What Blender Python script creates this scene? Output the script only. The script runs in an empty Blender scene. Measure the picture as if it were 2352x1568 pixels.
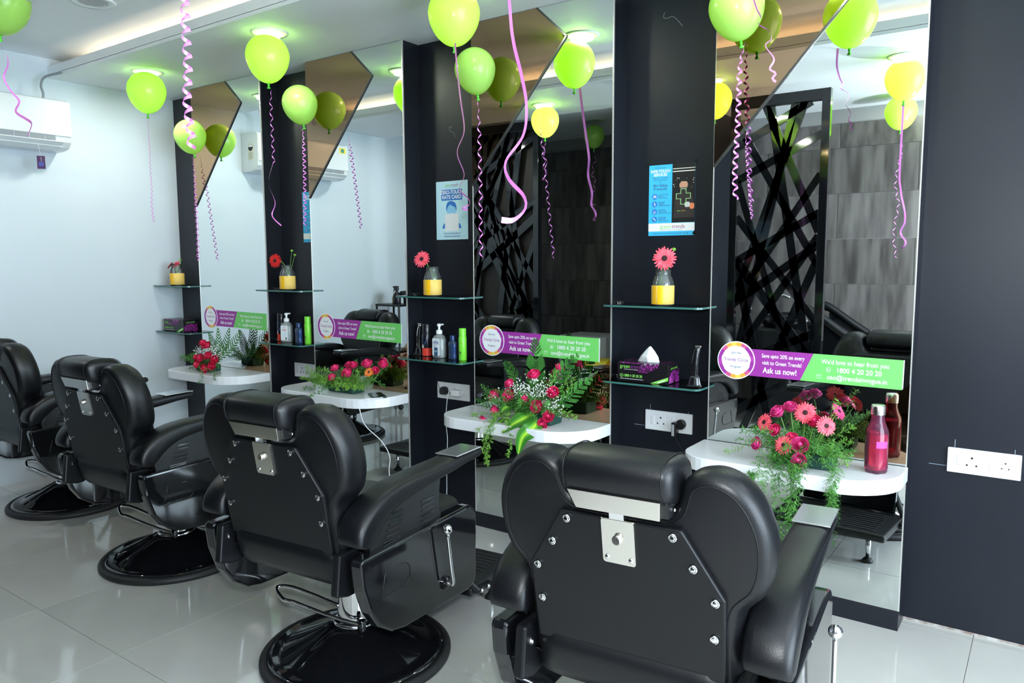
import bpy, bmesh, math, random
from mathutils import Vector, Matrix
PI = math.pi
scene = bpy.context.scene
C = scene.collection
random.seed(7)

# ------------------------------------------------------------------ camera, light, exposure
W, H, F = 2352, 1568, 1742.41
YAW, PITCH, ROLL, CAMZ = math.radians(35.5531), math.radians(-6.0873), math.radians(-.2464), 1.35
cam_data = bpy.data.cameras.new('camera'); cam = bpy.data.objects.new('camera', cam_data); C.objects.link(cam)
cam_data.sensor_width = 36; cam_data.lens = 36 * F / W; cam_data.clip_start = .02
fwd = Vector((-math.sin(YAW) * math.cos(PITCH), math.cos(YAW) * math.cos(PITCH), math.sin(PITCH)))
rgt = Vector((math.cos(YAW), math.sin(YAW), 0)); upv = rgt.cross(fwd)
R_ = rgt * math.cos(ROLL) + upv * math.sin(ROLL); U_ = -rgt * math.sin(ROLL) + upv * math.cos(ROLL)
m = Matrix((R_, U_, -fwd)).transposed().to_4x4(); m.translation = (0, 0, CAMZ)
cam.matrix_world = m
scene.camera = cam
CAM = Vector((0, 0, CAMZ))

world = bpy.data.worlds.new('world'); scene.world = world; world.use_nodes = True
world.node_tree.nodes['Background'].inputs[0].default_value = (.75, .86, 1, 1)
world.node_tree.nodes['Background'].inputs[1].default_value = .6

def lamp(name, typ, loc, energy, col=(1, 1, 1), rot=(0, 0, 0), **kw):
    d = bpy.data.lights.new(name, typ); d.energy = energy; d.color = col
    for k, v in kw.items(): setattr(d, k, v)
    o = bpy.data.objects.new(name, d); C.objects.link(o); o.location = loc; o.rotation_euler = rot
    return o
lamp('camera_flash', 'POINT', (.03, -.02, 1.50), 72, (.90, .96, 1), shadow_soft_size=.035)
lamp('shopfront_daylight', 'AREA', (2.52, .9, 1.35), 170, (.72, .87, 1), rot=(0, PI / 2, 0), shape='RECTANGLE', size=2.2, size_y=3.0)
scene.view_settings.view_transform = 'Standard'; scene.view_settings.look = 'None'
scene.view_settings.gamma = 1; scene.view_settings.use_curve_mapping = False
scene.view_settings.exposure = 0.80
try:
    scene.cycles.max_bounces = 10; scene.cycles.glossy_bounces = 6; scene.cycles.transmission_bounces = 8
    scene.cycles.transparent_max_bounces = 12; scene.cycles.caustics_reflective = False; scene.cycles.caustics_refractive = False
    scene.cycles.sample_clamp_indirect = 6
except Exception: pass

# ------------------------------------------------------------------ measured places (metres)
YM, YW, ZC, XL = 2.9624, 3.0875, 2.4808, -5.1386        # mirror plane, recessed wall, soffit height, left wall
MX = [(-4.7123, -3.99), (-3.5597, -2.8066), (-2.3493, -1.5816), (-1.1289, -.3944)]
BAYS = [(XL, MX[0][0]), (MX[0][1], MX[1][0]), (MX[1][1], MX[2][0]), (MX[2][1], MX[3][0])]
ZUP = 2.60; XR = 2.6; YB = -1.0
def zz(x, z):
    t = min(1.1, max(0, (-x - 1.0) / 4)); return z + .033 * (2.1 - z) * t
def ray(px, py): return fwd + R_ * (px - W / 2) / F - U_ * (py - H / 2) / F
def onY(px, py, y): d = ray(px, py); return CAM + d * (y / d.y)
def onZ(px, py, z): d = ray(px, py); return CAM + d * ((z - CAMZ) / d.z)
def dep(px, py, D): return CAM + ray(px, py) * D

# ------------------------------------------------------------------ mesh helpers
class MB:
    def __init__(s): s.v = []; s.f = []; s.mi = []; s.cur = 0; s.uv = None
    def add(s, vs, fs):
        n = len(s.v); s.v += [tuple(v) for v in vs]
        for f in fs: s.f.append([i + n for i in f]); s.mi.append(s.cur)
        return s
    def box(s, x0, x1, y0, y1, z0, z1):
        return s.add([(x0,y0,z0),(x1,y0,z0),(x1,y1,z0),(x0,y1,z0),(x0,y0,z1),(x1,y0,z1),(x1,y1,z1),(x0,y1,z1)],
                     [(3,2,1,0),(4,5,6,7),(0,1,5,4),(1,2,6,5),(2,3,7,6),(3,0,4,7)])
    def prism(s, poly, ax, a, b):
        def P(p, t): return {'z': (p[0], p[1], t), 'y': (p[0], t, p[1]), 'x': (t, p[0], p[1])}[ax]
        n = len(poly); vs = [P(p, a) for p in poly] + [P(p, b) for p in poly]
        return s.add(vs, [list(range(n))[::-1], list(range(n, 2*n))] + [(i, (i+1) % n, (i+1) % n + n, i + n) for i in range(n)])
    def lathe(s, prof, n=24, c=(0,0,0), M=None, cap0=True, cap1=True):
        vs = []; fs = []
        for r, z in prof:
            for k in range(n):
                a = 2*PI*k/n; p = Vector((r*math.cos(a), r*math.sin(a), z))
                if M: p = M @ p
                vs.append((p.x + c[0], p.y + c[1], p.z + c[2]))
        for i in range(len(prof) - 1):
            for k in range(n):
                k2 = (k+1) % n; fs.append((i*n+k, i*n+k2, (i+1)*n+k2, (i+1)*n+k))
        if cap0: fs.append(list(range(n))[::-1])
        if cap1: fs.append([(len(prof)-1)*n + k for k in range(n)])
        return s.add(vs, fs)
    def tube(s, path, r, n=8, closed=False, cap=True, flat=1.0):
        P = [Vector(p) for p in path]; L = len(P); vs = []; fs = []
        rs = r if isinstance(r, (list, tuple)) else [r]*L
        ref = None
        for i in range(L):
            if closed: t = P[(i+1) % L] - P[i-1]
            else: t = P[min(i+1, L-1)] - P[max(i-1, 0)]
            t.normalize()
            if ref is None:
                ref = Vector((0,0,1)) if abs(t.z) < .9 else Vector((1,0,0))
            u = (ref - t*ref.dot(t)); u.normalize(); w = t.cross(u); ref = u
            for k in range(n):
                a = 2*PI*k/n; vs.append(P[i] + u*(rs[i]*math.cos(a)) + w*(rs[i]*flat*math.sin(a)))
        for i in range(L if closed else L-1):
            j = (i+1) % L
            for k in range(n):
                k2 = (k+1) % n; fs.append((i*n+k, i*n+k2, j*n+k2, j*n+k))
        if cap and not closed: fs += [list(range(n))[::-1], [(L-1)*n+k for k in range(n)]]
        return s.add(vs, fs)
    def sphere(s, c, r, n=12, m=8, sc=(1,1,1)):
        vs = []; fs = []
        for i in range(m+1):
            a = PI*i/m
            for k in range(n):
                b = 2*PI*k/n; vs.append((c[0]+r*sc[0]*math.sin(a)*math.cos(b), c[1]+r*sc[1]*math.sin(a)*math.sin(b), c[2]+r*sc[2]*math.cos(a)))
        for i in range(m):
            for k in range(n):
                k2 = (k+1) % n; fs.append((i*n+k, (i+1)*n+k, (i+1)*n+k2, i*n+k2))
        return s.add(vs, fs)
    def grid(s, rows, close=False):
        n = len(rows[0]); vs = [p for r in rows for p in r]; fs = []
        for i in range(len(rows)-1):
            for k in range(n if close else n-1):
                k2 = (k+1) % n; fs.append((i*n+k, i*n+k2, (i+1)*n+k2, (i+1)*n+k))
        return s.add(vs, fs)
    def xf(s, fn): s.v = [tuple(fn(*v)) for v in s.v]; return s
    def mesh(s, name, mats, smooth=False):
        me = bpy.data.meshes.new(name); me.from_pydata(s.v, [], s.f)
        for mt in (mats if isinstance(mats, (list, tuple)) else [mats]): me.materials.append(mt)
        if any(s.mi):
            for p, i in zip(me.polygons, s.mi): p.material_index = i
        if smooth:
            for p in me.polygons: p.use_smooth = True
        me.update(); return me
    def build(s, name, mats, parent=None, smooth=False, bevel=0, seg=2, sub=0, auto=None, fix=True):
        me = s.mesh(name, mats, smooth)
        if fix:
            bm = bmesh.new(); bm.from_mesh(me); bmesh.ops.remove_doubles(bm, verts=bm.verts, dist=1e-6)
            bmesh.ops.recalc_face_normals(bm, faces=bm.faces); bm.to_mesh(me); bm.free()
        return link(name, me, parent, bevel, seg, sub, auto)
def link(name, me, parent=None, bevel=0, seg=2, sub=0, auto=None):
    o = bpy.data.objects.new(name, me); C.objects.link(o); o.parent = parent
    if bevel:
        b = o.modifiers.new('bevel', 'BEVEL'); b.width = bevel; b.segments = seg; b.limit_method = 'ANGLE'; b.angle_limit = math.radians(35)
        b.harden_normals = False
    if sub:
        b = o.modifiers.new('sub', 'SUBSURF'); b.levels = sub; b.render_levels = sub
    if auto is not None:
        for p in me.polygons: p.use_smooth = True
        bm = bmesh.new(); bm.from_mesh(me)
        for e in bm.edges:
            if len(e.link_faces) == 2 and e.calc_face_angle(0) > math.radians(auto): e.smooth = False
        bm.to_mesh(me); bm.free()
    return o
def tag(o, label=None, cat=None, group=None, kind=None):
    if label: o['label'] = label
    if cat: o['category'] = cat
    if group: o['group'] = group
    if kind: o['kind'] = kind
    return o
def empty(name, loc, label, cat, rz=0, group=None):
    o = bpy.data.objects.new(name, None); C.objects.link(o); o.location = loc; o.rotation_euler = (0, 0, rz); o.empty_display_size = .05
    return tag(o, label, cat, group)
def copy_tree(o, parent=None):
    c = o.copy(); C.objects.link(c); c.parent = parent
    for ch in list(o.children): copy_tree(ch, c)
    return c
def catmull(pts, k=6):
    P = [Vector(p) for p in pts]; out = []
    for i in range(len(P)-1):
        a = P[max(i-1,0)]; b = P[i]; c = P[i+1]; d = P[min(i+2, len(P)-1)]
        for j in range(k):
            t = j/k; out.append(.5*((2*b) + (c-a)*t + (2*a-5*b+4*c-d)*t*t + (3*b-3*c+d-a)*t**3))
    out.append(P[-1]); return out
def rrect(x0, x1, z0, z1, r, n=5):
    out = []
    for cx, cz, a0 in ((x1-r, z1-r, 0), (x0+r, z1-r, PI/2), (x0+r, z0+r, PI), (x1-r, z0+r, 1.5*PI)):
        for i in range(n+1):
            a = a0 + PI/2*i/n; out.append((cx + r*math.cos(a), cz + r*math.sin(a)))
    return out
def circ(cx, cz, r, n=32): return [(cx + r*math.cos(2*PI*i/n), cz + r*math.sin(2*PI*i/n)) for i in range(n)]

# ------------------------------------------------------------------ materials
MAT = {}
def mat(name, col, rough=.5, metal=0, bump=0, bscale=200, var=0, vscale=5, col2=None, coat=0, trans=0, ior=1.45, emit=0, spec=None, stretch=None, alpha=None):
    if name in MAT: return MAT[name]
    mt = bpy.data.materials.new(name); mt.use_nodes = True; nt = mt.node_tree; b = nt.nodes['Principled BSDF']
    b.inputs['Base Color'].default_value = (*col, 1); b.inputs['Roughness'].default_value = rough; b.inputs['Metallic'].default_value = metal
    if coat: b.inputs['Coat Weight'].default_value = coat; b.inputs['Coat Roughness'].default_value = .05
    if trans: b.inputs['Transmission Weight'].default_value = trans
    b.inputs['IOR'].default_value = ior
    if spec is not None: b.inputs['Specular IOR Level'].default_value = spec
    if emit: b.inputs['Emission Color'].default_value = (*col, 1); b.inputs['Emission Strength'].default_value = emit
    tc = nt.nodes.new('ShaderNodeTexCoord')
    src = tc.outputs['Object']
    if stretch:
        mp = nt.nodes.new('ShaderNodeMapping'); mp.inputs['Scale'].default_value = stretch; nt.links.new(src, mp.inputs[0]); src = mp.outputs[0]
    if var or col2:
        nz = nt.nodes.new('ShaderNodeTexNoise'); nz.inputs['Scale'].default_value = vscale; nz.inputs['Detail'].default_value = 6
        nt.links.new(src, nz.inputs['Vector'])
        rp = nt.nodes.new('ShaderNodeValToRGB'); rp.color_ramp.elements[0].position = .35; rp.color_ramp.elements[1].position = .65
        c2 = col2 or tuple(min(1, c*(1+var)) for c in col); c1 = col if col2 else tuple(c*(1-var) for c in col)
        rp.color_ramp.elements[0].color = (*c1, 1); rp.color_ramp.elements[1].color = (*c2, 1)
        nt.links.new(nz.outputs['Fac'], rp.inputs[0]); nt.links.new(rp.outputs[0], b.inputs['Base Color'])
    if bump:
        n2 = nt.nodes.new('ShaderNodeTexNoise'); n2.inputs['Scale'].default_value = bscale; n2.inputs['Detail'].default_value = 3
        nt.links.new(src, n2.inputs['Vector'])
        bp = nt.nodes.new('ShaderNodeBump'); bp.inputs['Strength'].default_value = bump; bp.inputs['Distance'].default_value = .002
        nt.links.new(n2.outputs['Fac'], bp.inputs['Height']); nt.links.new(bp.outputs[0], b.inputs['Normal'])
    MAT[name] = mt; return mt
white_wall = mat('white_paint', (.63, .705, .76), .5, var=.015, vscale=2)
white_ceil = mat('white_ceiling', (.84, .88, .90), .5)
laminate = mat('dark_laminate', (.008, .010, .015), .33, bump=.05, bscale=700, var=.12, vscale=3)
laminate2 = mat('slate_laminate', (.0075, .0098, .0165), .40, spec=.42, bump=.06, bscale=700, var=.12, vscale=2.5)
def mirror_mat(name, col):
    mt = bpy.data.materials.new(name); mt.use_nodes = True; nt = mt.node_tree; nt.nodes.clear()
    g = nt.nodes.new('ShaderNodeBsdfGlossy'); g.inputs[0].default_value = (*col, 1); g.inputs['Roughness'].default_value = 0
    o = nt.nodes.new('ShaderNodeOutputMaterial'); nt.links.new(g.outputs[0], o.inputs[0]); return mt
mirror = mirror_mat('silver_mirror', (.88, .93, .92))
bronze = mirror_mat('bronze_mirror', (.50, .33, .20))
glass_edge = mat('glass_edge_green', (.05, .16, .14), .15, spec=.6)
edge_bright = mat('polished_glass_edge', (.75, .74, .70), .25, metal=.6)
edge_dark = mat('bevel_edge', (.10, .10, .10), .2, metal=.7)
leather = mat('black_leather', (.0042, .0048, .0062), .37, bump=.16, bscale=420, spec=.45)
leather_panel = mat('black_vinyl', (.0042, .0048, .0060), .42, bump=.10, bscale=500, spec=.4)
gloss_black = mat('gloss_black', (.006, .0065, .008), .07, coat=.5)
satin_black = mat('satin_black', (.011, .012, .013), .35)
rubber = mat('black_rubber', (.014, .014, .015), .55)
chrome = mat('chrome', (.86, .86, .87), .06, metal=1)
steel = mat('brushed_steel', (.80, .77, .72), .20, metal=1, bump=.05, bscale=90)
ledge_mat = mat('white_solid_surface', (.86, .88, .91), .18, coat=.2)
plastic_white = mat('white_plastic', (.84, .86, .88), .3)
plastic_grey = mat('grey_plastic', (.25, .28, .31), .4)
hole_black = mat('socket_hole', (.01, .01, .01), .5)
latex_cache = {}
def latex(name, col):
    if name in latex_cache: return latex_cache[name]
    mt = bpy.data.materials.new(name); mt.use_nodes = True; nt = mt.node_tree; b = nt.nodes['Principled BSDF']
    b.inputs['Base Color'].default_value = (*col, 1); b.inputs['Roughness'].default_value = .22; b.inputs['Specular IOR Level'].default_value = .5
    tr = nt.nodes.new('ShaderNodeBsdfTranslucent'); tr.inputs[0].default_value = (min(1, col[0]*1.5), min(1, col[1]*1.1), col[2]*.6, 1)
    mx = nt.nodes.new('ShaderNodeMixShader'); mx.inputs[0].default_value = .42
    nt.links.new(b.outputs[0], mx.inputs[1]); nt.links.new(tr.outputs[0], mx.inputs[2]); nt.links.new(mx.outputs[0], nt.nodes['Material Output'].inputs[0])
    latex_cache[name] = mt; return mt
balloon_mat = latex('lime_latex', (.50, .87, .22))
knot_mat = mat('green_latex_knot', (.08, .55, .03), .35)
ribbon_mat = mat('pink_ribbon', (.86, .26, .80), .25, metal=.15)
# ------------------------------------------------------------------ room
def struct(o): o['kind'] = 'structure'; return o
grout = mat('floor_grout', (.33, .32, .30), .7)
fl_o = struct(MB().box(XL-.1, XR+.1, YB-.1, YW+.1, -.06, -.004).build('floor', grout))
tile_mats = []
for k in range(3):
    c = (.50+.012*k, .495+.010*k, .465+.010*k)
    tile_mats.append(mat('polished_tile_%d' % k, c, .09, var=.05, vscale=1.6+.5*k, coat=.6, spec=.7, col2=(c[0]*1.1, c[1]*1.1, c[2]*1.1)))
TX0, TY0, TS = -2.565 - .6*5, 1.235 - .6*4, .6
random.seed(3)
tmesh = []
for k in range(3):
    me = MB().box(.0012, TS-.0012, .0012, TS-.0012, -.006, 0).mesh('tile', tile_mats[k]); tmesh.append(me)
for i in range(14):
    for j in range(8):
        x, y = TX0+i*TS, TY0+j*TS
        if x > XR or y > YW or x+TS < XL: continue
        t = link('tile', tmesh[random.randrange(3)], fl_o); t.location = (x, y, 0)
struct(MB().box(XL-.1, XL, YB-.1, YW+.1, -.05, ZUP+.1).build('wall_left', white_wall))
wb = struct(MB().box(XL-.1, XR+.1, YW, YW+.1, -.05, ZUP+.1).build('wall_back', laminate2))
struct(MB().box(XL, XR, YB-.1, YW, ZUP, ZUP+.08).build('ceiling', white_ceil))
# soffit over the mirrors with a cove lip, soffit towards the screens
s = MB().box(XL, XR, 2.27, YW, ZC, ZC+.02).box(XL, XR, 2.27, 2.285, ZC+.018, ZC+.068).build('trim_1', white_ceil); struct(s)
s = MB().box(XL, XR, .76, 1.58, ZC, ZC+.02).box(XL, XR, 1.565, 1.58, ZC+.018, ZC+.068).box(XL, XR, .76, .775, ZC+.02, ZUP).build('trim_2', white_ceil); struct(s)
s = MB().box(XL, XR, 2.50, 2.53, ZC+.02, ZUP).box(XL, XR, 1.33, 1.36, ZC+.02, ZUP).build('trim_3', white_ceil); struct(s)
led = mat('warm_led', (1, .82, .58), emit=7)
for i, y in enumerate((2.40, 1.45)):
    o = MB().box(-4.85, 2.3, y-.006, y+.006, ZC+.021, ZC+.027).build('led_strip', led)
    tag(o, ['warm white cove light strip above the mirror side soffit', 'warm white cove light strip above the soffit by the screens'][i], 'light strip')
# right wall with the shop-front window
rw = struct(MB().box(XR, XR+.1, YB-.1, -.75, 0, ZUP).box(XR, XR+.1, 2.55, YW, 0, ZUP).box(XR, XR+.1, -.75, 2.55, 2.45, ZUP).box(XR, XR+.1, -.75, 2.55, 0, .2).build('wall_right', white_wall))
wf = MB(); 
for y in (-.75, .35, 1.45, 2.51): wf.box(XR+.02, XR+.07, y, y+.04, .2, 2.45)
wf.box(XR+.02, XR+.07, -.75, 2.55, .2, .24).box(XR+.02, XR+.07, -.75, 2.55, 2.41, 2.45)
wfo = struct(wf.build('window_1', satin_black))
clear = mat('window_glass', (1, 1, 1), 0, trans=1, ior=1.05)
for y in (-.71, .39, 1.49): MB().box(XR+.04, XR+.046, y, y+1.06, .24, 2.41).build('pane', clear, wfo)
# wood-look tile wall behind
wfr = struct(MB().box(XL-.1, XR+.1, YB-.1, YB, -.05, ZUP).build('wall_front', mat('tile_grout', (.30, .30, .30), .8)))
wood = []
for k in range(3):
    wood.append(mat('wood_tile_%d' % k, (.055+.014*k, .049+.013*k, .047+.013*k), .35, col2=(.14+.016*k, .128+.015*k, .122+.015*k), vscale=4.5, stretch=(3.2, 3.2, .45)))
random.seed(11)
wm = [MB().box(.002, 1.198, 0, .008, .002, .378).mesh('tile', wood[k]) for k in range(3)]
for r in range(7):
    for c in range(8):
        x = XL - (.6 if r % 2 else 0) + c*1.2
        if x > 1.2: continue
        h = min(.38, ZUP-.12-r*.38)
        if h < .1: continue
        t = link('tile', wm[random.randrange(3)], wfr); t.location = (x, YB, r*.38); t.scale = (1, 1, h/.38)
struct(MB().box(XL, XR, YB+.008, YB+.014, 0, .07).build('baseboard_front', laminate))

# ------------------------------------------------------------------ downlights
lens = mat('downlight_lens', (1, .98, .92), emit=10)
lens_dim = mat('downlight_lens_off', (.55, .57, .58), .4)
def downlight(x, y, z, label, lit=True, energy=0):
    e = empty('downlight', (x, y, z), label, 'ceiling light', group='round ceiling downlights')
    MB().lathe([(.062, -.001), (.064, -.006), (.088, -.006), (.090, 0), (.062, 0)], 32, cap0=False, cap1=False).build('trim_ring', plastic_white, e, smooth=True)
    MB().lathe([(.061, -.002), (.061, 0)], 32).build('lens', lens if lit else lens_dim, e)
    if energy:
        lamp('downlight_lamp', 'AREA', (x, y, z-.02), energy, (1, .97, .92), shape='DISK', size=.11, spread=PI).parent = None
LA = [(-4.49, 2.545), (-3.25, 2.485), (-2.02, 2.48), (-.76, 2.48)]
nm = ['first', 'second', 'third', 'fourth']
for i, (x, y) in enumerate(LA):
    downlight(x, y, ZC, 'lit round downlight over the ' + ['mirror next to the white wall', 'mirror with the plugged-in phone', 'mirror with the palm frond bouquet', 'mirror with the pink bottle'][i], energy=5)
downlight(1.0, 2.48, ZC, 'lit round downlight above the slate wall past the last mirror', energy=5)
for i, (x, y) in enumerate([(-4.4, 1.15), (-3.12, 1.15), (-1.84, 1.14), (-.76, 1.07), (.6, 1.1)]):
    downlight(x, y, ZC, 'round downlight in the soffit in front of the ' + ['left end of the room', 'doorway between the screens', 'pierced black screen', 'wash units', 'shop window'][i], energy=4)
downlight(-3.45, -.2, ZUP, 'unlit round downlight above the wash area doorway', lit=False)
downlight(-1.0, -.62, ZUP, 'round downlight above the reclining wash chairs', energy=4)
sp = empty('ceiling_speaker', (-3.85, 1.93, ZUP), 'round white perforated speaker grille in the raised ceiling', 'speaker')
MB().lathe([(.075, -.004), (.092, -.010), (.100, -.004), (.100, 0)], 36, cap0=False, cap1=False).build('rim', plastic_white, sp, smooth=True)
MB().lathe([(.076, -.003), (.076, 0)], 36).build('grille', plastic_white, sp)
g = MB()
for i in range(-8, 9):
    for j in range(-8, 9):
        if i*i+j*j < 66: g.lathe([(.0024, -.0036), (.0024, -.003)], 6, (i*.008, j*.008, 0))
tag(g.build('perforation', hole_black, sp, fix=False), kind='stuff')

# ------------------------------------------------------------------ mirror units, ledges
mlab = ['tall wall mirror next to the white wall with bronze corner panels', 'tall wall mirror above the ledge with the phone', 'tall wall mirror behind the palm frond bouquet', 'tall wall mirror behind the pink bottle and gerberas']
llab = ['white ledge next to the white wall holding roses and palm leaves', 'white ledge holding a phone and a low rose bed', 'white ledge holding the tall bouquet with striped leaves', 'white ledge holding the pink bottle and gerberas']
ledges = []
for i, (a, b) in enumerate(MX):
    e = empty('mirror_unit', ((a+b)/2, YW, 0), mlab[i], 'mirror', group='salon mirror units')
    w = (b-a)/2; y0 = YM - YW
    MB().box(-w, w, y0+.008, 0, 0, ZC).build('carcass', laminate, e)
    MB().box(-w, w, y0-.002, y0+.008, 0, .0739).build('plinth', laminate, e)
    MB().box(-w+.002, w-.002, y0, y0+.006, .0745, ZC-.002).build('mirror_glass', mirror, e)
    for sx in (-1, 1):
        MB().box(sx*w-.002, sx*w+.002, y0-.001, y0+.007, .0745, ZC-.002).build('glass_edge', edge_bright, e)
    P5 = [(-w+.001, ZC-.003), (-w+.38, ZC-.003), (-w+.536, 2.332), (-w+.001, 1.716)]
    pb = MB().prism(P5, 'y', y0-.005, y0-.0003).build('bronze_panel', bronze, e); pb['label'] = 'bronze tinted mirror panel'
    t = MB()
    for p, q in ((1, 2), (2, 3)):
        p_, q_ = Vector(P5[p]), Vector(P5[q]); d = (q_-p_).normalized(); n = Vector((-d.y, d.x))*.004*(1)
        t.prism([tuple(p_-n), tuple(q_-n), tuple(q_+n), tuple(p_+n)], 'y', y0-.006, y0-.0002)
    t.build('bevel_edge', edge_dark, pb)
    T3 = [(w-.001, .622), (w-.001, .912), (w-.295, .622)]
    tb = MB().prism(T3, 'y', y0-.005, y0-.0003).build('bronze_panel', bronze, e); tb['label'] = 'bronze tinted corner mirror'
    # ledge
    zt = zz((a+b)/2, .6147)
    x0, x1, yb, yf = a-.012, b+.008, YM-.0065, 2.655
    out = [(x0, yb)]
    def arc(cx, cy, rx, ry, a0, a1, n=8): return [(cx+rx*math.cos(a0+(a1-a0)*k/n), cy+ry*math.sin(a0+(a1-a0)*k/n)) for k in range(n+1)]
    out += arc(x0+.13, yf+.13, .13, .13, PI, 1.5*PI) + arc(x1-.20, yf+.20, .20, .20, 1.5*PI, 2*PI) + [(x1, yb)]
    o = MB().prism(out, 'z', zt-.052, zt).build('ledge', ledge_mat, bevel=.003)
    ledges.append((o, zt)); tag(o, llab[i], 'ledge', 'white ledges under the mirrors')
# floor skirting strip dust at the right wall foot
MB().box(MX[3][1], XR, YW-.003, YW-.0005, 0, .008).build('trim_4', mat('rough_plaster_edge', (.25, .19, .16), .9, bump=.6, bscale=80, col2=(.5, .48, .46), vscale=30))['kind'] = 'structure'
# ------------------------------------------------------------------ lettering
def text_mesh(name, txt, size, m_, align='CENTER', bold=0, xs=1.0, italic=0):
    cu = bpy.data.curves.new(name, 'FONT'); cu.body = txt; cu.size = size; cu.align_x = align; cu.align_y = 'CENTER'; cu.offset = bold*size
    cu.resolution_u = 3; cu.shear = italic; cu.extrude = 0
    o = bpy.data.objects.new(name, cu); C.objects.link(o)
    dg = bpy.context.evaluated_depsgraph_get(); me = bpy.data.meshes.new_from_object(o.evaluated_get(dg))
    bpy.data.objects.remove(o); bpy.data.curves.remove(cu)
    me.name = name; me.materials.clear(); me.materials.append(m_)
    for v in me.vertices: v.co.x *= xs
    return me
text_cache = {}
def text(parent, txt, size, m_, x, z, y, align='CENTER', bold=0, xs=1.0, italic=0, slope=0, name='lettering', flip=0):
    """lettering standing in the x-z plane, facing -y"""
    key = (txt, size, m_.name, align, bold, xs, italic)
    me = text_cache.get(key)
    if me is None: me = text_cache[key] = text_mesh(name, txt, size, m_, align, bold, xs, italic)
    o = bpy.data.objects.new(name, me); C.objects.link(o); o.parent = parent
    o.location = (x, y, z); o.rotation_euler = (PI/2, 0, flip)
    return o
P = lambda n, c, r=.5: mat('print_'+n, c, r)
ink_white = P('white', (.85, .87, .90)); ink_purple = P('purple', (.33, .035, .33)); ink_green = P('green', (.17, .62, .14)); ink_navy = P('navy', (.05, .07, .20))
ink_black = P('black', (.012, .012, .014), .4); ink_blue = P('blue', (.035, .20, .62)); ink_cyan = P('cyan', (.05, .48, .82)); ink_pale = P('pale', (.56, .83, .95))
ink_orange = P('orange', (.85, .40, .06)); ink_skin = P('skin', (.55, .30, .20)); ink_neon = P('neon', (.45, .90, .35)); ink_grey = P('grey', (.35, .36, .38))
ink_maroon = P('maroon', (.38, .05, .16)); ink_lime = P('lime', (.25, .70, .12)); ink_red = P('red', (.75, .05, .05)); ink_dkblue = P('dkblue', (.02, .06, .25)); ink_sky = P('sky', (.30, .64, .90))

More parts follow.
